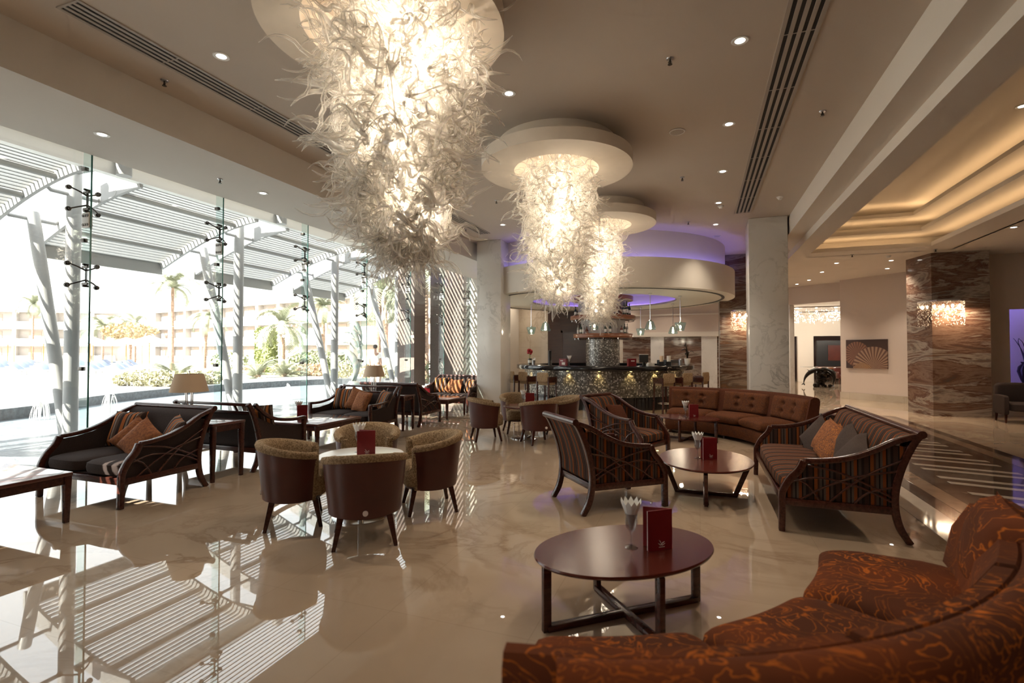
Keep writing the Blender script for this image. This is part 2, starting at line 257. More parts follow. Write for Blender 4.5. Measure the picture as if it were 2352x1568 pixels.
# ------------------------------------------------------------------ mesh builder
def smooth_path(pts,n=6):
    """Catmull-Rom through points"""
    p=[Vector(q) for q in pts]; out=[]
    for i in range(len(p)-1):
        a=p[max(i-1,0)]; b=p[i]; c=p[i+1]; d=p[min(i+2,len(p)-1)]
        for k in range(n):
            t=k/n
            out.append(.5*((2*b)+(c-a)*t+(2*a-5*b+4*c-d)*t*t+(3*b-a-3*c+d)*t**3))
    out.append(p[-1]); return out
class MB:
    def __init__(s): s.v=[]; s.f=[]
    def add(s,vs,fs,mat=None):
        o=len(s.v)
        s.v+=[tuple(mat@Vector(v)) if mat else tuple(v) for v in vs]; s.f+=[tuple(i+o for i in f) for f in fs]; return s
    def box(s,x0,x1,y0,y1,z0,z1,mat=None):
        v=[(x0,y0,z0),(x1,y0,z0),(x1,y1,z0),(x0,y1,z0),(x0,y0,z1),(x1,y0,z1),(x1,y1,z1),(x0,y1,z1)]
        return s.add(v,[(0,3,2,1),(4,5,6,7),(0,1,5,4),(1,2,6,5),(2,3,7,6),(3,0,4,7)],mat)
    def bar(s,p,q,w,h,upv=(0,0,1)):
        p=Vector(p);q=Vector(q);d=(q-p).normalized(); u=Vector(upv)
        a=d.cross(u)
        if a.length<1e-4: a=d.cross(Vector((0,1,0)))
        a.normalize(); b=a.cross(d).normalized()
        v=[e+a*sx*w/2+b*sy*h/2 for e in (p,q) for sx,sy in ((-1,-1),(1,-1),(1,1),(-1,1))]
        return s.add(v,[(0,1,2,3),(7,6,5,4),(0,4,5,1),(1,5,6,2),(2,6,7,3),(3,7,4,0)])
    def tube(s,pts,r,n=8,cap=True,flat=None):
        p=[Vector(q) for q in pts]; m=len(p); rr=r if isinstance(r,(list,tuple)) else [r]*m
        o=len(s.v); ref=None
        for i in range(m):
            d=(p[min(i+1,m-1)]-p[max(i-1,0)]).normalized()
            if ref is None:
                ref=d.cross(Vector((0,0,1)))
                if ref.length<1e-3: ref=Vector((1,0,0))
            a=(ref-d*ref.dot(d))
            a=a.normalized() if a.length>1e-5 else Vector((1,0,0)); ref=a; b=d.cross(a)
            for k in range(n):
                t=2*PI*k/n; s.v.append(tuple(p[i]+(a*math.cos(t)+b*math.sin(t)*(flat or 1))*rr[i]))
        for i in range(m-1):
            for k in range(n):
                k2=(k+1)%n; s.f.append((o+i*n+k,o+i*n+k2,o+(i+1)*n+k2,o+(i+1)*n+k))
        if cap:
            s.f.append(tuple(o+k for k in range(n-1,-1,-1))); s.f.append(tuple(o+(m-1)*n+k for k in range(n)))
        return s
    def sweep(s,pts,w,h,side=(1,0,0)):
        """rectangular section (w along side, h in the plane) along pts; w,h may be lists"""
        p=[Vector(q) for q in pts]; m=len(p); sd=Vector(side).normalized(); o=len(s.v)
        W=w if isinstance(w,list) else [w]*m; H=h if isinstance(h,list) else [h]*m
        for i in range(m):
            d=(p[min(i+1,m-1)]-p[max(i-1,0)]).normalized(); nn=sd.cross(d).normalized()
            for a,b in ((-1,-1),(1,-1),(1,1),(-1,1)): s.v.append(tuple(p[i]+sd*a*W[i]/2+nn*b*H[i]/2))
        for i in range(m-1):
            for k in range(4): s.f.append((o+i*4+k,o+i*4+(k+1)%4,o+(i+1)*4+(k+1)%4,o+(i+1)*4+k))
        s.f.append((o+3,o+2,o+1,o)); e=o+(m-1)*4; s.f.append((e,e+1,e+2,e+3)); return s
    def lathe(s,prof,n=32,c=(0,0,0),a0=0,a1=2*PI,sx=1,sy=1,closed=False):
        o=len(s.v); full=abs(a1-a0-2*PI)<1e-6; cols=n if full else n+1; m=len(prof)
        for k in range(cols):
            t=a0+(a1-a0)*k/n
            for r,z in prof: s.v.append((c[0]+r*math.cos(t)*sx,c[1]+r*math.sin(t)*sy,c[2]+z))
        for k in range(n):
            k2=(k+1)%cols
            for i in range(m if closed else m-1):
                i2=(i+1)%m; s.f.append((o+k*m+i,o+k2*m+i,o+k2*m+i2,o+k*m+i2))
        if not full and closed:
            s.f.append(tuple(o+i for i in range(m))); s.f.append(tuple(o+n*m+i for i in range(m-1,-1,-1)))
        return s
    def prism(s,poly,a,b,plane='xy'):
        def mk(p,z): return (p[0],p[1],z) if plane=='xy' else ((z,p[0],p[1]) if plane=='yz' else (p[0],z,p[1]))
        n=len(poly); v=[mk(p,a) for p in poly]+[mk(p,b) for p in poly]
        return s.add(v,[tuple(range(n-1,-1,-1)),tuple(range(n,2*n))]+[(i,(i+1)%n,n+(i+1)%n,n+i) for i in range(n)])
    def grid(s,fn,nu,nv,cu=False,cv=False):
        o=len(s.v); U=nu if cu else nu+1; V=nv if cv else nv+1
        for i in range(U):
            for j in range(V): s.v.append(tuple(fn(i/nu,j/nv)))
        for i in range(nu):
            for j in range(nv):
                i2=(i+1)%U; j2=(j+1)%V; s.f.append((o+i*V+j,o+i2*V+j,o+i2*V+j2,o+i*V+j2))
        return s
    def ball(s,c,r,n=10,sz=1,sx=1,sy=1):
        return s.grid(lambda u,v:(c[0]+sx*r*math.sin(PI*v)*math.cos(2*PI*u),c[1]+sy*r*math.sin(PI*v)*math.sin(2*PI*u),c[2]+sz*r*math.cos(PI*v)),n,n//2+1,True)
    def rbox(s,cx,cy,cz,sx,sy,sz,e=4.,n=10,mat=None,dome=0):
        """superellipsoid-ish rounded cushion"""
        vs=[];fs=[]
        def sg(c,p): return math.copysign(abs(c)**p,c)
        q=2/e; nu=n*2; nv=n
        for i in range(nu):
            for j in range(nv+1):
                u=-PI+2*PI*i/nu; w=-PI/2+PI*j/nv
                x=sg(math.cos(w),q)*sg(math.cos(u),q); y=sg(math.cos(w),q)*sg(math.sin(u),q); z=sg(math.sin(w),q)
                zz=z*sz/2
                if dome and z>0: zz+=dome*(1-x*x)*(1-y*y)
                vs.append((cx+x*sx/2,cy+y*sy/2,cz+zz))
        for i in range(nu):
            for j in range(nv): fs.append((i*(nv+1)+j,((i+1)%nu)*(nv+1)+j,((i+1)%nu)*(nv+1)+j+1,i*(nv+1)+j+1))
        return s.add(vs,fs,mat)
    def mesh(s,name,bevel=0,smooth=True,ang=40,seg=2):
        me=bpy.data.meshes.new(name); me.from_pydata(s.v,[],s.f)
        bm=bmesh.new(); bm.from_mesh(me)
        bmesh.ops.remove_doubles(bm,verts=bm.verts,dist=1e-5)
        bmesh.ops.recalc_face_normals(bm,faces=bm.faces)
        if bevel:
            ed=[e for e in bm.edges if len(e.link_faces)==2 and e.calc_face_angle(0)>R(30)]
            bmesh.ops.bevel(bm,geom=ed,offset=bevel,segments=seg,profile=.5,affect='EDGES',clamp_overlap=True)
        bm.to_mesh(me); bm.free()
        if smooth:
            me.polygons.foreach_set('use_smooth',[True]*len(me.polygons)); me.set_sharp_from_angle(angle=R(ang))
        return me
    def build(s,name,mat,parent=None,bevel=0,smooth=True,ang=40,seg=2,mats=None):
        me=s.mesh(name,bevel,smooth,ang,seg); me.materials.append(K[mat] if isinstance(mat,str) else mat)
        return link(name,me,parent)
def link(name,me,parent=None):
    o=bpy.data.objects.new(name,me); C.objects.link(o)
    if parent: o.parent=parent
    return o
def tag(o,label=None,cat=None,group=None,kind=None):
    if label: o['label']=label
    if cat: o['category']=cat
    if group: o['group']=group
    if kind: o['kind']=kind
    return o
def thing(name,label,cat,loc=(0,0,0),rz=0,group=None):
    o=bpy.data.objects.new(name,None); C.objects.link(o); o.location=loc; o.rotation_euler=(0,0,rz); o.empty_display_size=.1
    return tag(o,label,cat,group)
def dup(root,loc,rz=None,label=None,group=None,rot=None,scale=None):
    def cp(o,par):
        c=o.copy(); C.objects.link(c)
        if par: c.parent=par
        for ch in list(o.children):
            cp(ch,c)
        return c
    r=cp(root,None); r.location=loc
    if rz is not None: r.rotation_euler=(0,0,rz)
    if rot: r.rotation_euler=rot
    if scale: r.scale=(scale,)*3 if not isinstance(scale,tuple) else scale
    if label: r['label']=label
    if group: r['group']=group
    return r
def S(name,mb,mat,label=None,**k):
    o=mb.build(name,mat,**k); o['kind']='structure'
    if label: o['label']=label
    return o
ORD=['first','second','third','fourth','fifth','sixth','seventh','eighth','ninth','tenth']
# ------------------------------------------------------------------ room shell
LATE=[]
CZ=4.65; SZ=4.17; LZ=4.09; GX=-7.60; BX,BY=-2.88,16.15
S('floor',MB().box(-7.8,13,-5,36,-.12,0),'floor','polished beige marble floor of the lounge',smooth=False)
# dark inlay running along the lounge
o=S('floor',MB().box(2.25,4.55,3.2,15.1,.0005,.004),'inlay','dark marble inlay strip with ivory bars beside the striped sofa',smooth=False)
MB().box(2.42,2.62,3.4,14.9,.004,.006).box(4.18,4.38,3.4,14.9,.004,.006).build('inlay_band','inlayb',o,smooth=False)
m=MB()
for k in range(13):
    y=4.3+k*.8
    for dy,w in ((0,.12),(.30,.12)):
        m.add([(2.86,y+dy+.12,.004),(3.94,y+dy-.12,.004),(3.94,y+dy-.12+w,.004),(2.86,y+dy+.12+w,.004),
               (2.86,y+dy+.12,.006),(3.94,y+dy-.12,.006),(3.94,y+dy-.12+w,.006),(2.86,y+dy+.12+w,.006)],
              [(0,3,2,1),(4,5,6,7),(0,1,5,4),(1,2,6,5),(2,3,7,6),(3,0,4,7)])
m.build('inlay_bars','inlayw',o,smooth=False)
S('floor',MB().box(1.95,2.25,3.2,15.1,.0005,.003),'inlayw','pale marble border strip along the dark inlay',smooth=False)
S('ceiling',MB().box(-5.88,1.94,-5,23.2,CZ,CZ+.12),'ceil','flat main ceiling over the lounge',smooth=False)
S('ceiling',MB().box(-7.42,-5.88,-5,16.3,SZ,CZ+.12),'soffit','lowered ceiling soffit along the glass front',smooth=False)
S('ceiling',MB().box(-7.1,-5.88,16.3,23.2,CZ,CZ+.12),'ceil','ceiling corner behind the left end of the bar',smooth=False)
S('ceiling',MB().box(GX-.1,-7.42,-5,16.3,4.5,CZ+.12),'ceil2','slot above the glass front',smooth=False)
# stepped beam between lounge and lobby
S('beam',MB().prism([(1.92,CZ+.12),(1.92,4.25),(2.27,4.25),(2.27,LZ),(2.67,LZ),(2.67,CZ+.12)],-5,23.2,'xz'),'ceil2','stepped ceiling beam between lounge and lobby',smooth=False)
# lobby ceiling with coffered tray
tx0,tx1,ty0,ty1=2.67,5.15,2.6,14.54
m=MB().box(tx0,13,ty1,23.5,LZ,LZ+.1).box(tx1,13,-5,ty1,LZ,LZ+.1).box(tx0,tx1,-5,ty0,LZ,LZ+.1)
S('ceiling',m,'ceil2','lobby ceiling around the stepped tray',smooth=False)
def ring(d,z0,z1,out=.6):
    a0,a1,b0,b1=tx0-d,tx1+d,ty0-d,ty1+d
    return MB().box(a1,tx1+out,b0,b1,z0,z1).box(tx0,tx1+out,b1,ty1+out,z0,z1).box(tx0,tx1+out,ty0-out,b0,z0,z1)
for i,(d,z) in enumerate(((-.28,4.42),(-.5,4.74))):
    S('trim_%d'%(i+1),ring(d,z,z+.08),'ceil2','%s step of the coffered lobby tray'%('lower','upper')[i],smooth=False)
S('ceiling',MB().box(tx0,tx1+.6,ty0-.6,ty1+.6,5.06,5.14),'ceil2','top panel of the coffered lobby tray',smooth=False)
S('wall_tray',MB().box(tx1+.6,tx1+.65,ty0-.6,ty1+.6,LZ,5.1).box(tx0,tx1+.6,ty1+.6,ty1+.65,LZ,5.1).box(tx0-.05,tx0,ty0-.6,ty1+.6,4.78,5.1).box(tx0,tx1+.6,ty0-.65,ty0-.6,LZ,5.1),'ceil2','hidden sides of the coffered lobby tray',smooth=False)
for i,(d,z) in enumerate(((.16,LZ+.105),(-.12,4.505),(-.34,4.825))):
    t=thing('cove_light',('warm light strip in the lowest cove of the lobby tray','warm light strip in the middle cove of the lobby tray','warm light strip in the top cove of the lobby tray')[i],'light',(0,0,z),0,'tray cove lights')
    MB().box(tx1+d,tx1+d+.03,ty0,ty1,0,.02).build('led_strip','warmled',t,smooth=False)
    MB().box(tx0,tx1,ty1+d,ty1+d+.03,0,.02).build('led_strip','warmled',t,smooth=False)
# columns
def column(x0,x1,y0,y1,mat,label,z1=CZ):
    return S('column',MB().box(x0,x1,y0,y1,0,z1),mat,label,bevel=.02)
column(-5.72,-5.0,12.66,13.4,'wmarble','white marble column between the sofas and the bar')
column(1.08,1.88,12.65,13.4,'wmarble','white marble column behind the rust curved sofa')
column(.62,1.66,17.2,18.2,'brown2','brown onyx pillar behind the white column by the bar')
for x,y,lb in ((-1.2,21.6,'added unseen downlight brightening the corridor beyond the bar, left'),(1.2,21.2,'added unseen downlight brightening the corridor beyond the bar, right'),(-3.5,22.2,'downlight over the bright marble panel beyond the bar'),(-6.3,18.6,'downlight behind the left end of the bar')): LATE.append((x,y,lb))  # first two lamps added out of sight to brighten the area beyond the bar
S('column',MB().prism([(5.5,15.55),(6.66,15.55),(6.66,16.6),(5.9,18.0),(5.28,16.5)],0,LZ),'brown','brown onyx pillar carrying the crystal wall lamp',smooth=False)
# walls
S('wall_back',MB().box(GX,-6.95,16.25,16.4,0,CZ).box(-7.05,-6.95,16.4,19.7,0,CZ),'cream','white wall at the far end of the glass front',smooth=False)
S('wall_bar',MB().box(-7.0,-5.68,19.6,19.75,0,CZ),'cmarble','cream marble wall behind the left end of the bar',smooth=False)
o=S('wall_bar',MB().box(-5.68,-3.1,19.5,19.75,0,CZ),'panel','dark timber wall behind the bar',smooth=False)
d=S('door_1',MB().box(-5.05,-3.95,19.44,19.5,0,2.36),'door','dark door in the timber wall behind the bar',smooth=False)
MB().box(-5.13,-5.05,19.43,19.52,0,2.44).box(-3.95,-3.87,19.43,19.52,0,2.44).box(-5.13,-3.87,19.43,19.52,2.36,2.44).build('door_frame','panel',d,smooth=False)
# far wall of the back corridor
S('wall_far',MB().box(-5.9,2.6,22.9,23.1,2.46,CZ).box(-5.9,-3.2,23.1,23.2,0,2.5).box(-3.2,2.6,23.1,23.2,0,2.5),'wall','tan upper wall beyond the bar',smooth=False)
S('trim_3',MB().box(-3.2,2.6,22.78,22.95,2.26,2.46).box(-3.2,2.6,22.84,22.95,3.18,3.24),'cream','cream cornice above the marble panels beyond the bar',smooth=False)
for i,(a,b,mt,lb) in enumerate(((-5.9,-3.2,'cmarble','bright marble panel just right of the bar drum'),(-3.2,-1.98,'brown2','brown marble panel nearest the bar drum'),(-1.42,.1,'brown','wide brown marble panel beyond the bar'),(.72,1.3,'brown2','narrow brown marble panel beside the onyx pillar'))):
    S('wall_panel',MB().box(a,b,23.0,23.09,0,2.28),mt,lb,smooth=False)
for a,b,lb in ((-1.98,-1.42,'white marble pilaster nearest the bar drum'),(.1,.72,'white marble pilaster at the right end of the bar'),(1.3,2.6,'white marble pier behind the onyx pillar')):
    S('column',MB().box(a,b,22.85,23.1,0,2.28),'wmarble',lb,smooth=False)
# right side: art wall, opening, niche wall
def slab(p,q,th,z0,z1):
    p=Vector((*p,0));q=Vector((*q,0));n=Vector((-(q-p).y,(q-p).x,0)).normalized()*th
    return MB().prism([(p.x,p.y),(q.x,q.y),(q.x+n.x,q.y+n.y),(p.x+n.x,p.y+n.y)],z0,z1)
A=(4.62,20.42);B=(6.2,18.75)
S('wall_art',slab(B,A,-.28,0,LZ),'wall','tan wall carrying the shell picture',smooth=False)
S('baseboard_art',slab((6.2,18.72),(4.6,20.4),.03,0,.22),'cmarble','cream marble skirting under the shell picture',smooth=False)
S('wall_opening',slab((4.95,20.75),(2.5,22.6),-.2,3.42,LZ),'wall','tan wall above the opening to the next lobby',smooth=False)
S('column',slab((3.3,21.98),(3.0,22.22),-.3,0,3.42),'wmarble','cream marble jamb of the lobby opening',smooth=False)
S('wall_opening',slab((3.0,22.22),(2.3,22.8),-.2,0,3.42),'cream','wall left of the lobby opening',smooth=False)
for a in ((6.6,7.36,0,LZ),(7.36,9.2,0,.80),(7.36,9.2,2.68,LZ),(9.2,13,0,LZ)):
    S('wall_right',MB().box(a[0],a[1],16.3,16.4,a[2],a[3]),'wall','tan wall around the violet lit niche',smooth=False)
for a in ((7.1,9.2,16.95,17.0,.70,3.0),(7.1,7.14,16.4,16.95,.70,3.0),(7.1,9.2,16.4,16.95,.70,.80),(7.1,9.2,16.4,16.95,2.96,3.0)):
    S('wall_niche',MB().box(*a),'cream','recess of the violet lit niche',smooth=False)
t=thing('niche_light','violet light strip hidden in the wall niche','light',(0,0,0))
MB().box(7.16,7.20,16.42,16.46,.85,2.9).build('led_strip','purple',t,smooth=False)
MB().box(7.2,9.1,16.42,16.46,2.90,2.94).build('led_strip','purple',t,smooth=False)
S('wall_side',MB().box(12.9,13,-5,36,0,5.2),'wall','far right wall of the lobby',smooth=False)
S('wall_rear',MB().box(-7.8,13,-5.1,-5,0,5.2),'wall','wall behind the viewer',smooth=False)
S('wall_next',MB().box(-8,2.3,23.2,36,0,.01).box(2.2,2.3,23.2,36,0,4.1),'cream','left wall of the next lobby',smooth=False)
S('ceiling',MB().box(2.2,13,20.3,36,LZ+.02,LZ+.1),'cream','ceiling of the next lobby',smooth=False)
o=S('wall_next',MB().box(2.3,4.35,31,31.2,0,2.45).box(2.3,13,31,31.2,2.45,LZ+.1).box(5.0,5.75,30.9,31.2,0,2.45).box(8.6,13,31,31.2,0,2.45),'cream','bright end wall of the next lobby',smooth=False)
S('wall_next',MB().box(2.3,13,34,34.2,0,2.6),'door','dark room seen through the next lobby',smooth=False)
# glass front
fins=[4.24+1.9475*k for k in range(-4,7)]
ys=[-5]+fins+[16.25]
for i in range(len(ys)-1):
    g=MB().box(GX-.012,GX,ys[i]+.006,ys[i+1]-.006,0,4.5)
    w=S('window_%d'%(i+1),g,'glass','%s tall frameless glass pane of the front, counted along the hall'%(ORD+['eleventh','twelfth'])[i],smooth=False)
S('trim_4',MB().box(GX-.03,GX+.03,-5,16.3,4.47,4.5).box(GX-.05,GX+.03,-5,16.3,-.02,.02),'alu','metal channels holding the glass front',smooth=False)
finlab=['glass fin left of the brown settee with lamp behind, nearest the viewer','glass fin rising behind the back-to-back settee pair, second along the front','glass fin behind the settee with open top rail, third along the front','glass fin left of the granite piers, fourth along the front','glass fin in front of the first granite pier','glass fin left of the far end settee cushions','last glass fin beside the far white wall']
def spider(parent,z,y):
    m=MB()
    x=GX+.10
    m.tube([(x,0,z-.14),(x,0,z+.14)],.013,8)
    for sy in (-1,1):
        for sz in (-1,1):
            m.tube([(x,0,z+sz*.06),(x-.01,sy*.09,z+sz*.10),(GX+.045,sy*.17,z+sz*.14)],[.012,.010,.009],6)
            m.tube([(GX+.055,sy*.17,z+sz*.14),(GX+.03,sy*.17,z+sz*.14)],.018,10); m.tube([(GX+.03,sy*.17,z+sz*.14),(GX,sy*.17,z+sz*.14)],.030,12)
    for sz in (-1,1): m.tube([(x-.005,-.04,z+sz*.14),(x-.005,.04,z+sz*.14)],.016,8); m.bar((GX+.03,0,z+sz*.11),(GX+.14,0,z+sz*.11),.03,.03)
    return m.build('spider_fitting','dmetal',parent)
for i,y in enumerate(fins[2:]):
    if i<2: lab='glass fin standing beside the viewer, outside the picture'; 
    else: lab=finlab[i-2]
    if i<1: continue
    t=thing('glass_fin',lab if i>=2 else 'glass fin nearest the viewer at the edge of the picture','glass fin',(0,y,0),0,'glass fins of the front')
    MB().box(GX+.02,GX+.175,-.009,.009,.03,4.47).build('fin_pane','fin',t,smooth=False)
    MB().box(GX+.175,GX+.181,-.0095,.0095,.03,4.47).build('fin_edge','finedge',t,smooth=False)
    for z in (3.58,2.6): spider(t,z,y)
    m=MB().box(GX+.03,GX+.172,-.022,.022,3.22,3.42)
    m.build('splice_plate','whitem',t,bevel=.004)
    for sx in (.06,.10,.145):
        for sz in (3.26,3.38): MB().tube([(GX+sx,-.03,sz),(GX+sx,.03,sz)],.018,8).build('bolt','dmetal',t)
    for z in (4.0,3.06,1.38): MB().box(GX+.005,GX+.08,-.025,.025,z-.025,z+.025).build('clamp','dmetal',t,bevel=.004)
# bar drum soffit hanging from the ceiling
o=S('ceiling',MB().lathe([(2.25,3.2),(3.88,3.2),(3.88,3.93),(3.84,3.93),(3.84,3.78),(3.5,3.78),(3.5,3.26),(2.25,3.26)],96,(BX,BY,0),closed=True),'cream','round white soffit drum over the bar')
S('ceiling',MB().lathe([(3.62,3.78),(3.62,CZ)],96,(BX,BY,0)),'cream','upper round fascia above the violet cove')
S('ceiling',MB().lathe([(2.55,3.26),(2.55,3.62),(.02,3.62)],64,(BX,BY,0)),'cream','round recess above the bar')
S('trim_5',MB().lathe([(3.52,3.198),(3.60,3.198),(3.60,3.19),(3.52,3.19)],96,(BX,BY,0),closed=True),'slot','dark slot ring under the round soffit')
t=thing('cove_light','violet light strip in the cove around the soffit drum','light',(BX,BY,0))
MB().lathe([(3.74,3.79),(3.79,3.79),(3.79,3.81),(3.74,3.81)],96,closed=True).build('led_strip','purple',t)
t=thing('cove_light','violet light strip in the round recess above the bottle shelves','light',(BX,BY,0))
MB().lathe([(2.47,3.265),(2.42,3.265),(2.42,3.285),(2.47,3.285)],64,closed=True).build('led_strip','purple2',t)
# ceiling discs the chandeliers hang from
chs=[(-2.45,3.55,1.0,.66),(-1.95,7.15,1.1,.62),(-1.90,10.65,1.1,.60)]
for i,(x,y,r,h) in enumerate(chs):
    S('ceiling',MB().lathe([(h,4.27),(r,4.27),(r,4.44),(r*.78,4.44),(r*.78,CZ),(h,CZ)],72,(x,y,0),closed=True),'disc','round two-step ceiling disc over the %s chandelier'%('nearest','middle','farthest')[i])
# slot diffusers
def diffuser(x,y0,y1,label,w=.30,n=4):
    t=thing('slot_diffuser',label,'air vent',(x,y0,CZ),0,'slot diffusers in the ceiling')
    ln=y1-y0; m=MB(); sw=w/(n*2+1)
    for k in range(n+1):
        a=-w/2+k*2*sw; m.box(a,a+sw,0,ln,-.012,.0)
    m.box(-w/2,w/2,-.02,0,-.012,0).box(-w/2,w/2,ln,ln+.02,-.012,0); m.build('frame','alu',t,smooth=False)
    m=MB().box(-w/2+.01,w/2-.01,0,ln,-.004,-.001); m.build('dark_slots','slot',t,smooth=False)
    m=MB(); k=.9
    while k<ln: m.box(-w/2+.01,w/2-.01,k,k+.012,-.009,-.004); k+=1.1
    m.build('cross_bars','alu',t,smooth=False)
diffuser(-5.16,2.75,11.9,'long linear slot diffuser in the ceiling beside the glass front')
diffuser(.92,2.3,12.05,'long linear slot diffuser in the ceiling ending at the right white column',.34)
# downlights
def downlight(x,y,z,label,group,power=26,tilt=0):
    t=thing('downlight',label,'downlight',(x,y,z),0,group)
    MB().lathe([(.048,-.004),(.075,-.008),(.082,-.002),(.075,0),(.048,0)],20,closed=True).build('trim_ring','whitem',t)
    MB().lathe([(.0,-.003),(.048,-.003)],20).build('lens','lens',t)
    if power:
        l=bpy.data.lights.new('downlight_beam','SPOT'); l.energy=power*3.2; l.color=(1,.86,.68); l.spot_size=R(95); l.spot_blend=.8; l.shadow_soft_size=.05
        lo=bpy.data.objects.new('downlight_beam',l); C.objects.link(lo); lo.parent=t; lo.location=(0,0,-.02)
for k,y in enumerate((5.36,7.29,9.18,11.1,12.97)):
    downlight(.40,y,CZ,'%s downlight along the row left of the right slot diffuser, from the viewer'%ORD[k],'downlights beside the right diffuser',34)
for k,(x,y) in enumerate(((-4.6,3.79),(-2.08+.0,5.52),(-4.39,11.23))):
    downlight(x,y,CZ,('downlight beside the left slot diffuser, left of the largest chandelier','downlight in the ceiling between the largest and the middle chandelier','small downlight near the top of the left marble column')[k],'downlights beside the chandeliers',34)
for k,y in enumerate((3.87,6.22)):
    downlight(-6.6,y,SZ,('downlight in the soffit over the nearest settee','downlight in the soffit over the second settee')[k],'soffit downlights',0)
for k,y in enumerate((3.43,1.5,-.43)): downlight(.40,y,CZ,'downlight added above the viewer to brighten the foreground, %s one out of the picture'%ORD[k],'downlights beside the right diffuser',17)  # row extended out of view with added lamps that lift the dark foreground
lob=[(3.64,16.4,'single downlight nearest the lobby tray'),(3.62,18.08,'second downlight back from the lobby tray, left row'),(3.6,19.95,'third downlight back from the lobby tray, left row'),(3.4,21.0,'downlight washing the wall above the lobby opening'),(4.93,16.44,'downlight in front of the shell picture, nearer of two'),(5.3,18.0,'downlight in front of the shell picture, nearer the wall'),(5.92,12.9,'downlight right of the lobby tray by the onyx pillar')]
for x,y,lb in lob: downlight(x,y,LZ,lb,'lobby downlights',48)
for x,y,lb in LATE: downlight(x,y,CZ,lb,'back corridor downlights',50)
for x,y,z,lb in ((3.3,6.2,4.74,'spotlight in the lobby tray near the upper right corner of the picture'),(4.3,9.1,5.06,'spotlight in the top of the lobby tray')): downlight(x,y,z,lb,'tray spotlights',0)
# sprinklers, detectors, speakers
def sprinkler(x,y,z,label):
    t=thing('sprinkler',label,'sprinkler',(x,y,z),0,'ceiling sprinklers')
    MB().lathe([(0,-.012),(.035,-.01),(.045,.01),(0,.01)],14).build('rose','steel',t)
    m=MB().tube([(0,0,-.01),(0,0,-.05)],.009,8).tube([(0,0,-.06),(0,0,-.064)],.024,10)
    for s in (-1,1): m.tube([(0,0,-.02),(s*.018,0,-.04),(0,0,-.06)],.004,6)
    m.build('head','dmetal',t)
for x,y,z,lb in ((-5.61,3.91,CZ,'sprinkler head between the left slot diffuser and the soffit'),(-.26,5.44,CZ,'sprinkler head in the ceiling nearest the viewer, right of the largest chandelier'),(1.49,7.31,CZ,'sprinkler head between the right slot diffuser and the beam'),(-.25,9.25,CZ,'sprinkler head right of the middle chandelier disc'),(-.21,12.5,CZ,'sprinkler head right of the farthest chandelier disc'),(-5.41,11.31,CZ,'sprinkler head beside the far end of the left diffuser'),(-3.8,9.37,CZ,'sprinkler head left of the middle chandelier'),(-6.66,5.49,SZ,'sprinkler head in the soffit between two downlights'),(3.7,15.11,LZ,'sprinkler head in the lobby ceiling by the tray corner'),(5.4,15.0,LZ,'sprinkler head above the onyx pillar')): sprinkler(x,y,z,lb)
def roundel(name,x,y,z,r,label,cat,group,mat='alu'):
    t=thing(name,label,cat,(x,y,z),0,group)
    MB().lathe([(0,-.012),(r*.8,-.012),(r,-.006),(r,0)],24).build('grille',mat,t)
    MB().lathe([(r*.82,-.014),(r*.9,-.016),(r*.98,-.008),(r*.9,-.006)],24,closed=True).build('rim','whitem',t)
roundel('ceiling_speaker',-.26,7.29,CZ,.11,'round ceiling loudspeaker right of the middle chandelier disc','speaker','ceiling loudspeakers')
roundel('ceiling_speaker',-6.2,7.5,SZ,.10,'round loudspeaker grille in the soffit over the windows','speaker','ceiling loudspeakers')
roundel('ceiling_speaker',.47,14.3,CZ,.10,'round ceiling loudspeaker above the bar drum near the right column','speaker','ceiling loudspeakers')
for x,y,z,lb in ((.45,11.35,CZ,'white smoke detector under the fourth downlight'),(1.52,11.1,CZ,'white smoke detector by the top of the right column'),(4.62,15.6,LZ,'white smoke detector in the lobby ceiling')):
    t=thing('smoke_detector',lb,'detector',(x,y,z),0,'smoke detectors')
    MB().lathe([(0,-.055),(.03,-.055),(.04,-.03),(.055,-.025),(.058,0)],18).build('housing','whitem',t)
    MB().lathe([(.06,-.008),(.065,0)],18).build('base','whitem',t)
# ------------------------------------------------------------------ chandeliers
def strandpts(kind,rs):
    rnd=random.Random(kind); pts=[Vector((0,0,0))]; d=Vector((1,0,rnd.uniform(-.3,.3))).normalized(); n=9
    c1=rnd.uniform(.5,1.0)*(1 if kind%2 else -1); tw=rnd.uniform(-.4,.4)
    for k in range(n):
        t=k/n; ang=c1*(1 if t<.5 else -1.35)*(.55+.5*math.sin(t*PI))
        d=(Matrix.Rotation(ang*.62,3,'Y')@d); d=(Matrix.Rotation(tw*.5,3,'Z')@d).normalized()
        pts.append(pts[-1]+d*.040)
    return pts
SV=[]
for k in range(8):
    p=strandpts(k,0); n=len(p)
    m=MB().tube(p,[.006+.0085*math.sin(PI*min(1,(i/(n-1))*1.15))*(1 if i<n-1 else 0)-.004*(i==n-1) for i in range(n)],5,True,.55); SV.append(m)
SM=[m.mesh('strand_mesh',0,True,60) for m in SV]
for me in SM: me.materials.append(K['strand'])
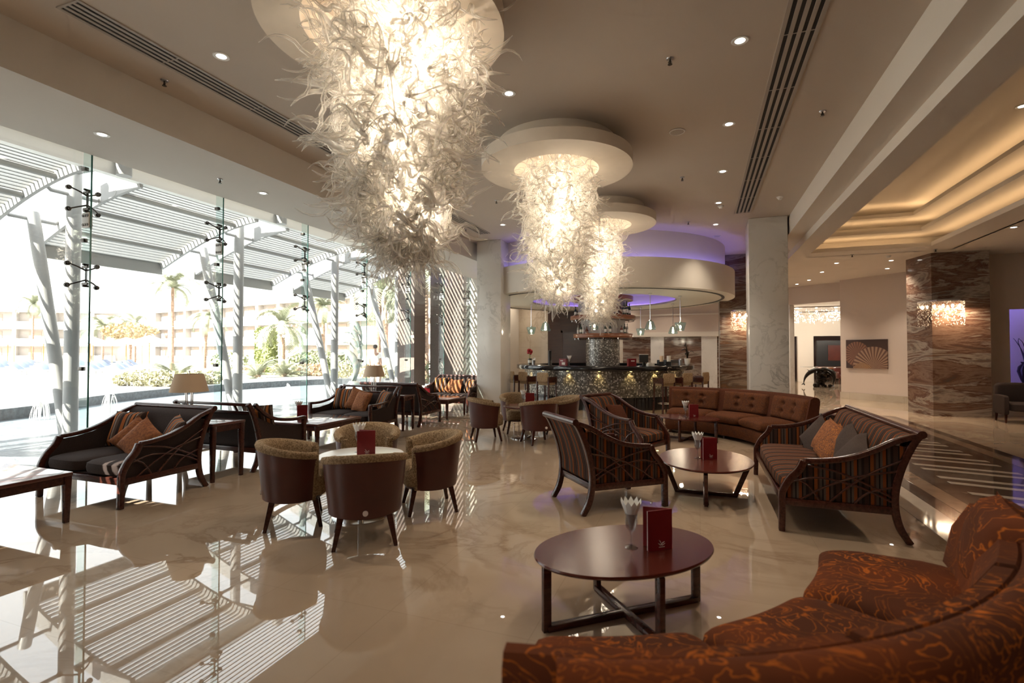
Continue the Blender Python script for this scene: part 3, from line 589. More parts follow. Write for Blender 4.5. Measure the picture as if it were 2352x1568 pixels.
def chandelier(x,y,ztop,zbot,r0,rb,count,label,bulbs,sc_,glow):
    t=thing('chandelier',label,'chandelier',(x,y,0),0,'blown glass chandeliers')
    h=ztop-zbot; rnd=random.Random(int(x*100+y*10))
    MB().tube([(0,0,CZ),(0,0,zbot+.35)],.02,8).tube([(0,0,CZ-.03),(0,0,CZ)],.10,16).build('stem','steel',t)
    fr=MB().tube([(0,0,ztop-.1),(0,0,zbot+.36)],.012,6)
    for k in range(5):
        z=ztop-.15-k*(h-.5)/4; rr=(r0+(rb-r0)*(ztop-z)/h)*.42
        fr.tube([(rr*math.cos(a*PI/8),rr*math.sin(a*PI/8),z) for a in range(17)],.007,5,False)
        for a in range(4): fr.bar((0,0,z),(rr*1.01*math.cos(a*PI/2),rr*math.sin(a*PI/2),z),.01,.01)
    fr.build('frame','steel',t)
    camd=Vector((-x,-y,0)).normalized(); places=[]
    for i in range(count):
        q=(i+.5)/count; z=ztop-h*.93*q**.92
        f=(ztop-z)/h; env=(r0*(.80+.2*math.sin(PI*min(1,f*1.6+.15))) if f<.3 else r0+(rb-r0)*((f-.3)/.7)**1.15)
        a=rnd.uniform(0,2*PI); rr=max(.05,env*rnd.choice((.35,.55,.72,.82,.9,.95))-.10)
        s=sc_*rnd.uniform(.75,1.35); pitch=rnd.uniform(-.55,.75)+ (.9*(f>.86)) 
        if f>.9: rr*=rnd.uniform(.3,1)
        M=Matrix.Translation((rr*math.cos(a),rr*math.sin(a),z))@Matrix.Rotation(a+rnd.uniform(-.7,.7),4,'Z')@Matrix.Rotation(pitch,4,'Y')@Matrix.Rotation(rnd.uniform(-1.2,1.2),4,'X')@Matrix.Scale(s,4)
        face=Vector((math.cos(a),math.sin(a),0)).dot(camd)
        places.append((rr/env+.6*face,rnd.randrange(8),M))
    order=sorted(range(count),key=lambda i:-places[i][0]); top=set(order[:100])
    mass=MB()
    for i,(sco,k,M) in enumerate(places):
        if i in top:
            o=bpy.data.objects.new('glass_strand',SM[k]); C.objects.link(o); o.parent=t; o.matrix_local=M
        else: mass.add(SV[k].v,SV[k].f,M)
    me=bpy.data.meshes.new('strand_mass'); me.from_pydata(mass.v,[],mass.f); me.polygons.foreach_set('use_smooth',[True]*len(me.polygons)); me.materials.append(K['strand'])
    o=link('glass_strands',me,t); o['kind']='stuff'
    for k in range(bulbs):
        z=ztop-.12-(h-.42)*k/(bulbs-1); a=k*2.4; rr=.10*(1 if k%2 else .6)
        MB().ball((rr*math.cos(a),rr*math.sin(a),z),.034,12).build('bulb','bulb',t)
        if k%2==0:
            l=bpy.data.lights.new('chandelier_glow','POINT'); l.energy=glow*1.6; l.color=(1,.87,.70); l.shadow_soft_size=.22
            lo=bpy.data.objects.new('chandelier_glow',l); C.objects.link(lo); lo.parent=t; lo.location=(.11*math.cos(a+2),.11*math.sin(a+2),z-.06)
chandelier(-2.27,3.55,4.5,2.32,.66,.30,1900,'largest and nearest blown glass chandelier, cut by the top of the picture',12,1.35,38)
chandelier(-1.95,7.15,4.32,2.32,.60,.30,1500,'middle blown glass chandelier hanging from a round ceiling disc',11,1.15,15)
chandelier(-1.96,10.65,4.25,2.18,.56,.26,1250,'farthest blown glass chandelier in front of the bottle shelves',10,1.1,12)
# ------------------------------------------------------------------ settees and armchairs
BACKP=[(.50,0),(.43,.12),(.395,.28),(.40,.45),(.45,.65),(.525,.83),(.58,.915)]
ARMP=[(-.27,.635),(-.12,.645),(.06,.68),(.24,.755),(.40,.845),(.55,.90)]
FRONTP=[(-.455,0),(-.45,.18),(-.45,.30),(-.435,.38),(-.385,.47),(-.315,.55),(-.275,.635)]
def ypt(z,prof):
    for (y0,z0),(y1,z1) in zip(prof,prof[1:]):
        if z0<=z<=z1: return y0+(y1-y0)*(z-z0)/(z1-z0)
    return prof[-1][0]
def settee(name,label,cat,w,seats,seatmat,sidemat,backmat,loc,rz,group=None,style='lattice',nback=1,frame='dwood'):
    t=thing(name,label,cat,loc,rz,group); xs=(-(w/2-.03),w/2-.03)
    for s,x in zip((-1,1),xs):
        fp=smooth_path([(x,a,b) for a,b in FRONTP],4); n=len(fp)
        if style=='lattice':
            MB().sweep(fp,.055,[.052+.012*(i/(n-1)) for i in range(n)]).build('front_post',frame,t,bevel=.008)
            MB().sweep(smooth_path([(x,a,b) for a,b in ARMP],4),.062,.045).build('armrest',frame,t,bevel=.01)
        else:
            MB().sweep([(x,-.43,0),(x,-.43,.60),(x,-.43,.64)],.055,.055).build('front_post',frame,t,bevel=.006)
            MB().sweep(smooth_path([(x,-.43,.625),(x,-.2,.62),(x,.1,.66),(x,.3,.75),(x,.47,.9)],4),.055,.045).build('armrest',frame,t,bevel=.006)
        bp=smooth_path([(x,a,b) for a,b in BACKP],4); n=len(bp)
        MB().sweep(bp,.055,[.055 if i>2 else .05 for i in range(n)]).build('back_post',frame,t,bevel=.008)
        MB().box(x-.025,x+.025,-.43,.40,.235,.30).build('side_rail',frame,t,bevel=.005)
        # upholstered side panel, inside the frame
        poly=[(-.43,.29),(.395,.29),(.41,.45),(.45,.64),(.50,.80),(.40,.815),(.24,.725),(.06,.65),(-.12,.615),(-.27,.605),(-.31,.54),(-.385,.46),(-.425,.38)] if style=='lattice' else [(-.41,.25),(.40,.25),(.41,.45),(.46,.64),(.49,.76),(.30,.66),(.1,.57),(-.2,.53),(-.41,.53)]
        MB().prism(poly,x-s*.018-.008,x-s*.018+.008,'yz').build('side_panel',sidemat,t,smooth=False)
        if style=='lattice':
            xo=x+s*.002; m=MB()
            for cv in ([(-.30,.30),(-.12,.42),(.12,.53),(.42,.60)],[(-.08,.30),(.06,.44),(.24,.58),(.46,.70)],[(-.37,.45),(-.15,.50),(.15,.44),(.39,.33)],[(-.25,.60),(-.02,.56),(.22,.46),(.40,.36)],[(-.16,.30),(-.24,.42),(-.34,.48)],[(.1,.30),(.2,.40),(.405,.47)]):
                m.tube(smooth_path([(xo+s*.012,a,b) for a,b in cv],4),.010,6)
            m.build('lattice',frame,t)
    x0,x1=xs
    MB().box(x0,x1,-.455,-.405,.235,.305).build('front_rail',frame,t,bevel=.006)
    MB().box(x0,x1,.36,.41,.235,.30).build('back_rail',frame,t,bevel=.005)
    if style=='lattice':
        MB().tube([(x0-.028,.585,.915),(x1+.028,.585,.915)],.033,14).build('top_rail',frame,t)
    else:
        m=MB().sweep([(x0,.555,.90),(x1,.555,.90)],.05,.04,side=(0,1,0)); m.build('top_rail',frame,t,bevel=.006)
        m=MB().sweep([(x0,.50,.79),(x1,.50,.79)],.04,.035,side=(0,1,0)); 
        for k in range(1,5):
            xx=x0+(x1-x0)*k/5
            if k in (1,4) : m.bar((xx,.50,.80),(xx,.55,.89),.03,.02)
        m.build('lower_rail',frame,t,bevel=.004)
    # back upholstery: slab following the posts
    zt=.90 if style=='lattice' else .775
    def bk(u,v):
        a=2*PI*v; zz=.30+(zt-.30)*(.5-.5*math.cos(a)); th=.055*(1 if math.sin(a)>0 else -.55)*min(1,abs(math.sin(a))*2.5)
        return (x0+.03+(x1-x0-.06)*u, ypt(zz,BACKP)-.02-th, zz)
    MB().grid(bk,2,28,False,True).build('backrest',backmat,t)
    MB().box(x0+.026,x1-.026,-.40,.37,.25,.31).build('seat_deck',sidemat if style!='lattice' else seatmat,t,smooth=False)
    sw=(x1-x0-.05)/seats
    for k in range(seats):
        MB().rbox(x0+.025+sw*(k+.5),-.075,.375,sw-.008,.76,.15,5,10,dome=.02).build('seat_cushion',seatmat,t)
    return t
bl='brown upholstered settee with dark wood frame '
settee('settee',bl+'nearest the viewer, four cushions on it','sofa',1.40,2,'brownfab','brownfab','brownfab',(-6.2,3.92,0),0,'settees along the glass front')
settee('settee',bl+'seen from behind beyond the near side table','sofa',1.42,2,'brownfab','brownfab','brownfab',(-6.25,5.62,0),PI,'settees along the glass front','open')
settee('settee',bl+'facing the viewer, open top rail, sunlit cushions','sofa',1.42,2,'brownfab','brownfab','brownfab',(-6.27,8.14,0),0,'settees along the glass front','open')
settee('settee',bl+'seen from behind, solid back, beside the far lamp','sofa',1.44,2,'brownfab','brownfab','brownfab',(-6.28,9.88,0),PI,'settees along the glass front')
settee('settee',bl+'farthest, half hidden by the left marble column','sofa',1.44,2,'brownfab','brownfab','brownfab',(-6.42,12.55,0),0,'settees along the glass front')
settee('armchair','striped armchair with dark lattice sides, nearer one, seen from behind','armchair',.76,1,'sx','sy','sx',(-.915,5.48,0),R(129.7),'striped armchairs')
settee('armchair','striped armchair with dark lattice sides facing right, rust cushion on its seat','armchair',.78,1,'sx','sy','sx',(-1.0,7.72,0),R(64.5),'striped armchairs')
settee('settee','long striped sofa with dark lattice sides beside the floor inlay','sofa',2.26,1,'sx','sy','sx',(1.14,6.22,0),R(-90))
# ------------------------------------------------------------------ cushions
def pillow(label,mat,loc,rot,w=.45,t_=.15,group='loose cushions',cat='cushion'):
    n=10
    def f(sgn):
        def g(u,v):
            a=2*u-1;b=2*v-1; k=1-.10*(1-a*a)*abs(b)**3
            px=a*w/2*(1-.07*(1-b*b)); py=b*w/2*(1-.07*(1-a*a))
            z=sgn*t_/2*(max(0,(1-a**4)*(1-b**4)))**.55
            return (px,z,py+w/2)
        return g
    m=MB().grid(f(1),n,n).grid(f(-1),n,n)
    o=m.build('cushion',mat); o.location=loc; o.rotation_euler=rot
    return tag(o,label,cat,group)
def on(base,rz,lx,ly,lz):   # local point of a sofa to world
    c,s=math.cos(rz),math.sin(rz); return (base[0]+c*lx-s*ly,base[1]+s*lx+c*ly,lz)
def cush(base,rz,lx,ly,lab,mat,w=.42,yaw=0,lean=-20,roll=0,lz=.455):
    lean_=R(lean)
    return pillow(lab,mat,on(base,rz,lx,ly,lz),(lean_,R(roll),rz+R(yaw)),w)
b=(-6.2,3.92)
cush(b,0,-.38,.20,'striped cushion at the left end of the nearest brown settee','cush_s',.44,14,-22)
cush(b,0,-.13,.04,'orange cushion turned on its point on the nearest brown settee, behind its twin','cush_o',.40,20,-28,38,.44)
cush(b,0,.10,-.06,'orange cushion leaning foremost on the nearest brown settee','cush_o',.42,-8,-34,28,.44)
cush(b,0,.38,.18,'striped cushion against the right arm of the nearest brown settee','cush_s',.42,-28,-26,8)
b=(-6.25,5.62)
cush(b,PI,-.42,.10,'striped cushion peeping over the arm of the settee seen from behind','cush_s',.44,20,-20)
b=(-6.27,8.14)
cush(b,0,-.44,.18,'striped cushion at the left end of the sunlit settee','cush_s',.44,10,-20)
cush(b,0,-.12,.12,'orange cushion second from the left on the sunlit settee','cush_o',.44,8,-22,16)
cush(b,0,.10,-.02,'orange cushion in front on the sunlit settee','cush_o',.40,-12,-26,4)
cush(b,0,.47,.14,'striped cushion against the right arm of the sunlit settee','cush_s',.42,-30,-24,6)
b=(-6.42,12.55)
cush(b,0,-.46,.18,'striped cushion at the left end of the farthest settee','cush_s',.44,8,-18)
cush(b,0,-.16,.14,'orange cushion in the middle of the farthest settee, farther left','cush_o',.40,12,-22,30,.44)
cush(b,0,.06,.02,'orange cushion in the middle of the farthest settee, farther right','cush_o',.42,-10,-26,-4)
cush(b,0,.42,.14,'striped cushion by the marble column on the farthest settee','cush_s',.42,-24,-22,5)
b=(1.14,6.22); rz=R(-90)
cush(b,rz,-.72,.06,'taupe cushion standing on its point at the far end of the striped sofa','cush_d',.46,16,-14,44,.40)
cush(b,rz,-.34,.12,'plain rust cushion leaning behind its patterned neighbours on the striped sofa','cush_o',.40,14,-26,14)
cush(b,rz,-.02,.06,'patterned orange cushion in the middle of the striped sofa','cush_p',.42,6,-32,22,.44)
cush(b,rz,.16,.18,'brown cushion leaning behind the patterned one on the striped sofa','cush_d',.42,2,-20,26,.45)
cush(b,rz,.56,.06,'taupe cushion at the near end of the striped sofa','cush_d',.46,-14,-38,16,.44)
cush((-1.0,7.72),R(64.5),.02,.10,'rust cushion on the seat of the second striped armchair','tuftb',.40,0,-32,6)
cush((-.915,5.48),R(129.7),.02,.10,'orange cushion on the seat of the nearer striped armchair','cush_o',.40,0,-32,4)
# ------------------------------------------------------------------ tables
def coffee_table(name,label,cx,cy,z,ax,ay,rz,group,splay=0,top='mwood'):
    t=thing(name,label,'table',(cx,cy,0),rz,group)
    MB().lathe([(0,z-.030),(.90,z-.030),(.985,z-.022),(1,z-.010),(.992,z),(0,z)],64,sx=ax,sy=ay).build('tabletop',top,t,ang=50)
    la,lb=ax*.90,ay*.90; ba,bb=la-splay,lb-splay; zt=z-.031
    for k,(p,q,up) in enumerate((((la,0),(ba,0),(0,1,0)),((0,lb),(0,bb),(1,0,0)))):
        for s in (1,-1):
            MB().bar((p[0]*s,p[1]*s,zt),(q[0]*s,q[1]*s,.0),.09 if splay and k else .05,.035,up).build('leg','dwood',t,bevel=.004)
        MB().bar((q[0],q[1],.018+.0005*k),(-q[0],-q[1],.018+.0005*k),.05,.034).build('floor_bar','dwood',t,bevel=.003)
    return t
coffee_table('coffee_table','oval mahogany coffee table with upright legs, nearest the viewer',-.43,3.15,.41,.58,.385,R(40),'oval coffee tables')
coffee_table('coffee_table','oval mahogany coffee table with slanted legs before the striped sofa',.06,6.12,.40,.50,.66,0,'oval coffee tables',.15)
coffee_table('coffee_table','oval mahogany coffee table before the rust curved sofa',-.2,9.8,.41,.57,.385,R(-22),'oval coffee tables')
def square_table(name,label,x0,x1,y0,y1,z,group):
    t=thing(name,label,'table',((x0+x1)/2,(y0+y1)/2,0),0,group); a,b=(x1-x0)/2,(y1-y0)/2
    MB().box(-a,a,-b,b,z-.035,z).build('tabletop','lacq',t,bevel=.006)
    MB().box(-a+.03,a-.03,-b+.02,-b+.04,z-.11,z-.035).box(-a+.03,a-.03,b-.04,b-.02,z-.11,z-.035).box(-a+.02,-a+.04,-b+.03,b-.03,z-.11,z-.035).box(a-.04,a-.02,-b+.03,b-.03,z-.11,z-.035).build('apron','dwood',t,smooth=False)
    for sx in (-1,1):
        for sy in (-1,1):
            MB().sweep([(sx*(a-.035),sy*(b-.035),0),(sx*(a-.035),sy*(b-.035),z-.035)],[.04,.06],[.04,.06]).build('leg','dwood',t,bevel=.003)
    return t
square_table('low_table','low rectangular wooden table cut by the left edge of the picture',-6.95,-5.55,2.0,3.06,.47,'rectangular low tables')
square_table('low_table','rectangular wooden table before the sunlit settee, red menu on it',-6.75,-5.58,6.35,7.45,.47,'rectangular low tables')
square_table('low_table','rectangular wooden table before the farthest settee, red menu on it',-6.75,-5.58,10.7,11.72,.47,'rectangular low tables')
square_table('side_table','narrow wooden side table between the two nearest settees, lamp on it',-6.75,-5.56,4.52,5.00,.72,'side tables')
square_table('side_table','narrow wooden side table behind the sunlit settee, lamp on it',-6.85,-5.58,8.80,9.24,.72,'side tables')
def lamp(x,y,z,label):
    t=thing('table_lamp',label,'lamp',(x,y,z),0,'table lamps on the side tables')
    MB().lathe([(0,0),(.10,0),(.10,.012),(0,.012)],24).build('base','chrome',t)
    m=MB()
    for a in range(4): m.tube([(.045*math.cos(a*PI/2+.4),.045*math.sin(a*PI/2+.4),.01),(.045*math.cos(a*PI/2+.4),.045*math.sin(a*PI/2+.4),.42)],.007,8)
    m.build('post','chrome',t)
    MB().lathe([(.225,.36),(.165,.59),(.163,.59),(.223,.36)],36,closed=True).build('lamp_shade','shade',t)
    MB().tube([(0,0,.40),(0,0,.62)],.006,8).ball((0,0,.625),.010,8).build('finial','chrome',t)
lamp(-6.28,4.76,.72,'table lamp with linen shade behind the nearest brown settee')
lamp(-6.45,9.02,.72,'table lamp with linen shade behind the sunlit settee')
# ------------------------------------------------------------------ tub chairs
def tub(loc,rz,label,group):
    t=thing('tub_chair',label,'chair',loc,rz,group)
    A0=R(128)
    def zt(a): c=math.cos(a*.72); return .655+.085*max(0,c)**1.3
    def rad(a,z):
        k=(z-.24)/.5; return (.275+.055*k)
    def pt(a,r,z): return (r*math.sin(a)*1.04,r*math.cos(a)*.97,z)
    def outer(u,v):
        a=-A0+2*A0*u; prof=[(0,.24),(0,zt(a)-.06),(-.022,zt(a)-.06),(-.022,.24)]
        d,z=prof[min(3,int(round(v*4)))%4] ; return pt(a,rad(a,z)+d,z)
    m=MB(); nu=40
    m.grid(lambda u,v:outer(u,v),nu,4,False,True)
    n4=4
    m.f.append((0,1,2,3)); m.f.append(tuple(nu*4+i for i in (3,2,1,0)))
    m.build('shell','leather',t)
    def up(u,v):
        a=-A0+2*A0*u; T=zt(a); prof=[(-.018,.26),(-.018,T-.062),(.010,T-.058),(.016,T-.028),(.002,T-.004),(-.028,T),(-.060,T-.010),(-.080,T-.045),(-.085,T-.15),(-.080,.36),(-.075,.26)]
        d,z=prof[int(round(v*11))%11]; return pt(a,rad(a,z)+d,z)
    m=MB().grid(up,nu,11,False,True); m.f.append(tuple(range(11))); m.f.append(tuple(nu*11+i for i in range(10,-1,-1)))
    m.build('upholstery','fleece',t,ang=60)
    for s in (-1,1):
        a=s*A0; T=zt(a)
        m=MB().tube([pt(a,rad(a,z)-.036+.0*z,z) for z in (.235,.35,.5,T-.03)],[.040,.042,.043,.036],10)
        m.build('arm_front','fleece',t,ang=60)
    MB().rbox(0,-.03,.35,.50,.50,.20,5,10,dome=.02).build('seat','fleece',t)
    MB().lathe([(0,.225),(.25,.225),(.26,.245),(0,.245)],28,sx=1.0,sy=.95).build('seat_frame','leather',t)
    for sx,sy in ((-1,-1),(1,-1),(-1,1),(1,1)):
        MB().sweep([(sx*.235,sy*.225+.0,0),(sx*.185,sy*.175,.235)],[.030,.048],[.030,.048]).build('leg','dwood',t,bevel=.003)
    o=MB().tube([(0,.272,.285),(0,.284,.285)],.021,16).build('badge','emblem',t); o['label']='small round metal badge'
    t.scale=(1.04,1.04,1.05); return t
def face(cx,cy,tx,ty): return math.atan2(tx-cx,-(ty-cy))     # local -Y towards the table
t1=(-3.1,4.14)
g='tub chairs around the white round table'
ch1=[((-2.70,3.66),'tan boucle tub chair turning its dark red back and badge to the viewer'),((-3.60,3.80),'tan boucle tub chair left of the white round table'),((-2.62,4.62),'tan boucle tub chair right of the white round table'),((-3.50,4.78),'tan boucle tub chair behind the white round table, facing the viewer')]
tc0=None
for i,((x,y),lb) in enumerate(ch1):
    rz=face(x,y,*t1)+(-.05,.12,-.10,.05)[i]
    if tc0 is None: tc0=tub((x,y,0),rz,lb,g)
    else: dup(tc0,(x,y,0),rz,lb,g)
t2=(-3.05,8.95); g='tub chairs around the dark round table'
for (x,y),lb in (((-3.66,8.52),'tan boucle tub chair at the far round table, left one turning its back'),((-2.66,8.55),'tan boucle tub chair at the far round table, right one turning its back'),((-3.42,9.55),'tan boucle tub chair at the far round table by the marble column, facing the viewer'),((-2.45,9.38),'tan boucle tub chair at the far round table, right side against the bar')):
    dup(tc0,(x,y,0),face(x,y,*t2),lb,g)
def round_table(x,y,label,top):
    t=thing('round_table',label,'table',(x,y,0),0,'round tub chair tables')
    MB().lathe([(0,.565),(.37,.565),(.405,.577),(.41,.59),(.405,.60),(0,.60)],48).build('tabletop',top,t,ang=50)
    MB().lathe([(0,.02),(.03,.02),(.03,.566),(0,.566)],20).build('pedestal','chrome',t)
    MB().lathe([(0,0),(.27,0),(.27,.012),(.20,.022),(.05,.03),(0,.03)],40).build('base','chrome',t)
K['whitetop']=P('white_table_top',(.70,.69,.66),.15)
round_table(*t1,'round white pedestal table among four tub chairs','whitetop')
round_table(*t2,'round dark pedestal table among the far tub chairs','mwood')
# ------------------------------------------------------------------ menus and napkin glasses
def menu(x,y,z,rz,label,w=.17,h=.24):
    t=thing('menu',label,'menu',(x,y,z),rz,'red menus on the tables')
    for s,nm in ((1,'front_cover'),(-1,'back_cover')):
        c=MB(); a=R(17)*s
        Mx=Matrix.Translation((w/2,0,0))@Matrix.Rotation(a,4,'Z')
        c.box(-w,0,-.003,.003,0,h,Mx); c.build(nm,'red',t,bevel=.001,smooth=False)
        if s>0: MB().box(-w+.003,-.006,.003,.012,.004,h-.004,Mx).build('pages','paper',t,smooth=False)
    m=MB(); Mx=Matrix.Translation((w/2,0,0))@Matrix.Rotation(R(17),4,'Z'); yy=-.0042
    for pts in ([(-.095,.062),(-.085,.050),(-.078,.036)],[(-.078,.036),(-.066,.046),(-.055,.050)],[(-.085,.036),(-.072,.030),(-.052,.040)],[(-.10,.044),(-.09,.036),(-.082,.028)]):
        m.tube([Mx@Vector((a,yy,b)) for a,b in pts],[.0015,.0028,.001],5)
    m.box(-.095,-.055,yy,yy+.001,.018,.021,Mx)
    o=m.build('emblem','emblem',t); o['label']='small pale printed emblem'
    return t
def napkin_glass(x,y,z,rz,label):
    t=thing('napkin_glass',label,'glass',(x,y,z),rz,'goblets holding napkins')
    MB().lathe([(0,0),(.036,0),(.034,.004),(.008,.012),(.005,.03),(.005,.075),(.010,.085),(.026,.105),(.034,.13),(.033,.17),(.036,.185),(.034,.185),(.030,.17),(.031,.13),(.022,.108),(.004,.09),(0,.088)],24).build('goblet','goblet',t)
    m=MB(); n=11
    for k in range(n):
        a=2*PI*k/n; c,s=math.cos(a),math.sin(a); e=.9
        m.add([(c*.006,s*.006,.10),(c*.022-s*.012,s*.022+c*.012,.17),(c*.022+s*.012,s*.022-c*.012,.17),(c*.050-s*.016,s*.050+c*.016,.235),(c*.050+s*.016,s*.050-c*.016,.235),(c*.058,s*.058,.262)],[(0,1,2),(1,3,4,2),(3,5,4)])
    me=m.mesh('napkins',0,False); 
    me.materials.append(K['white']); o=link('napkins',me,t)
    sd=o.modifiers.new('thick','SOLIDIFY'); sd.thickness=.0015
    return t
tabs=[(-.24,3.20,.41,R(22),'red menu standing on the nearest oval table',(-.395,3.165),'goblet with white napkins on the nearest oval table'),
      (.10,6.10,.40,R(14),'red menu standing on the oval table before the striped sofa',(-.02,6.12),'goblet with white napkins on the oval table before the striped sofa'),
      (-.10,9.75,.41,R(8),'red menu standing on the oval table before the rust curved sofa',(-.24,9.85),'goblet with white napkins on the oval table before the rust sofa'),
      (-3.03,4.12,.60,R(24),'red menu standing on the white round table',(-3.19,4.22),'goblet with white napkins on the white round table'),
      (-2.95,8.92,.60,R(20),'red menu standing on the dark round table',(-3.10,9.0),'goblet with white napkins on the dark round table'),
      (-6.25,6.75,.47,R(38),'red menu on the table before the sunlit settee',(-6.42,6.85),'goblet with white napkins on the table before the sunlit settee'),
      (-6.35,11.05,.47,R(30),'red menu on the table before the farthest settee',(-6.5,11.2),'goblet with white napkins on the table before the farthest settee')]
m0=n0=None
for x,y,z,rz,lb,(gx,gy),gl in tabs:
    if m0 is None: m0=menu(x,y,z,rz,lb); n0=napkin_glass(gx,gy,z,0,gl); n0.scale=(1.12,)*3
    else: dup(m0,(x,y,z),rz,lb); dup(n0,(gx,gy,z),rz,gl)
# ------------------------------------------------------------------ curved sofas
def curved_sofa(label,c,a0,a1,kind):
    """arc seat from angle a0 to a1 (degrees) around the world point c"""
    t=thing('curved_sofa',label,'sofa',(c[0],c[1],0),0,'curved sofas'); ri=1.67; n=28
    mat='rust' if kind=='near' else 'tuft'; bmat='rust' if kind=='near' else 'tuftb'; hb=.05 if kind=='near' else 0
    def arc(prof,name,mat,b0,b1,nn=n,e=.0):
        def f(u,v):
            a=R(b0+(b1-b0)*u); r,z=prof[int(round(v*len(prof)))%len(prof)]
            return (r*math.cos(a),r*math.sin(a),z)
        m=MB().grid(f,nn,len(prof),False,True); k=len(prof); m.f.append(tuple(range(k))); m.f.append(tuple(nn*k+i for i in range(k-1,-1,-1)))
        return m.build(name,mat,t,bevel=0,ang=50)
    def soft(r0,r1,z0,z1,name,b0,b1):
        nu=22; m=MB()
        def g(u,v):     # cushion with pillowed edges
            a=2*PI*v; e=1-(2*u-1)**8; e=max(e,0)**.5
            cx=math.copysign(abs(math.cos(a))**.42,math.cos(a)); cz=math.copysign(abs(math.sin(a))**.55,math.sin(a))
            rm,rh=(r0+r1)/2,(r1-r0)/2; zm,zh=(z0+z1)/2,(z1-z0)/2
            rad=rm+rh*cx*(.90+.10*e); z=zm+zh*cz*e+(.022*(1-cx*cx)*e if cz>0 else 0)
            aa=R(b0+(b1-b0)*u); return (rad*math.cos(aa),rad*math.sin(aa),z)
        m.grid(g,nu,26,False,True); return m.build(name,mat,t,ang=180)
    def rr(r0,r1,z0,z1,q=.03):
        return [(r0+q,z0),(r1-q,z0),(r1,z0+q),(r1,z1-q),(r1-q*.35,z1-q*.3),(r1-q,z1),(r0+q,z1),(r0+q*.35,z1-q*.3),(r0,z1-q),(r0,z0+q)]
    arc(rr(ri+.02,ri+.80,.06,.27,.02),'base',mat,a0,a1)
    arc([(ri+.62,.10),(ri+.84,.10),(ri+.90,.5),(ri+.93,.80-hb),(ri+.915,.845-hb),(ri+.88,.865-hb),(ri+.83,.86-hb),(ri+.79,.83-hb),(ri+.72,.5)],'backrest',bmat,a0+(4 if kind=='near' else 0),a1)
    seats=3; d=(a1-a0)/seats
    for k in range(seats):
        s0=a0+d*k+.25; s1=a0+d*(k+1)-.25
        soft(ri,ri+.70,.275,.44,'seat_cushion',s0,s1)
    for k in range(seats):
        s0=a0+d*k+ (1.2 if kind!='near' else .6); s1=a0+d*(k+1)-(1.2 if kind!='near' else .6)
        if kind=='near':
            zt=.745
            arc([(ri+.60,.44),(ri+.70,.44),(ri+.80,.66),(ri+.80,zt),(ri+.775,zt+.035),(ri+.72,zt+.03),(ri+.64,.64)],'back_cushion',mat,s0,s1,12)
        else:
            nu,nv=36,22; tufts=[(a,b) for a in (.28,.5,.72) for b in ((.33,.67))]
            tufts=[(.33,.68),(.33,.34),(.67,.68),(.67,.34)]
            def f(sg):
                def g(u,v):
                    a=R(s0+(s1-s0)*u); z=.44+.385*v; e=max(0,(1-(2*u-1)**10)*(1-(2*v-1)**8))**.5
                    th=.085*e
                    if sg>0:
                        for p,q in tufts:
                            dd=((u-p)*1.55)**2+((v-q)*1.0)**2; th-=.055*math.exp(-dd/.006)+.018*math.exp(-((u-p)*1.55)**2/.0012)*e*.6
                    r=ri+.70+.10*(z-.44)/.4-sg*th*.95
                    return (r*math.cos(a),r*math.sin(a),z)
                return g
            o=MB().grid(f(1),nu,nv).grid(f(-1),nu,6).build('back_cushion',mat,t,ang=180)
            for p,q in tufts:
                v=f(1)(p,q); MB().ball(v,.010,8).build('button',bmat,o)
    for a in (a0+3,(a0+a1)/2,a1-3):
        for r in (ri+.10,ri+.72):
            q=R(a); MB().lathe([(0,0),(.02,0),(.028,.07),(0,.07)],10,(r*math.cos(q),r*math.sin(q),0)).build('foot','dwood',t)
    return t
curved_sofa('rust curved sofa with orange swirl fabric in the foreground',(-1.0,3.7),-79,-5,'near')
curved_sofa('rust curved sofa with buttoned back cushions before the white column',(-.73,8.84),11,87,'far')
pillow('large rust swirl cushion leaning at the far end of the foreground sofa','rust',(1.27,3.06,.44),(R(-12),R(4),R(-100)),.46,.24)
pillow('large rust swirl cushion cut by the right edge of the picture','rust',(1.52,2.72,.44),(R(-14),R(-6),R(-115)),.56,.24)
# ------------------------------------------------------------------ dark armchair at the right edge
t=thing('club_chair','dark brown club chair before the violet niche, cut by the picture edge','armchair',(6.86,14.78,0),R(-8))
MB().rbox(0,.27,.58,.80,.16,.62,6,10).build('backrest','brownfab',t)
for s in (-1,1): MB().rbox(s*.36,-.02,.40,.10,.72,.44,8,10).build('armrest','brownfab',t)
MB().rbox(0,-.05,.36,.62,.66,.20,5,10).build('seat','brownfab',t)
for sx in (-1,1):
    for sy in (-1,1): MB().sweep([(sx*.36,sy*.30,0),(sx*.35,sy*.28,.24)],[.03,.05],[.03,.05]).build('leg','dwood',t)
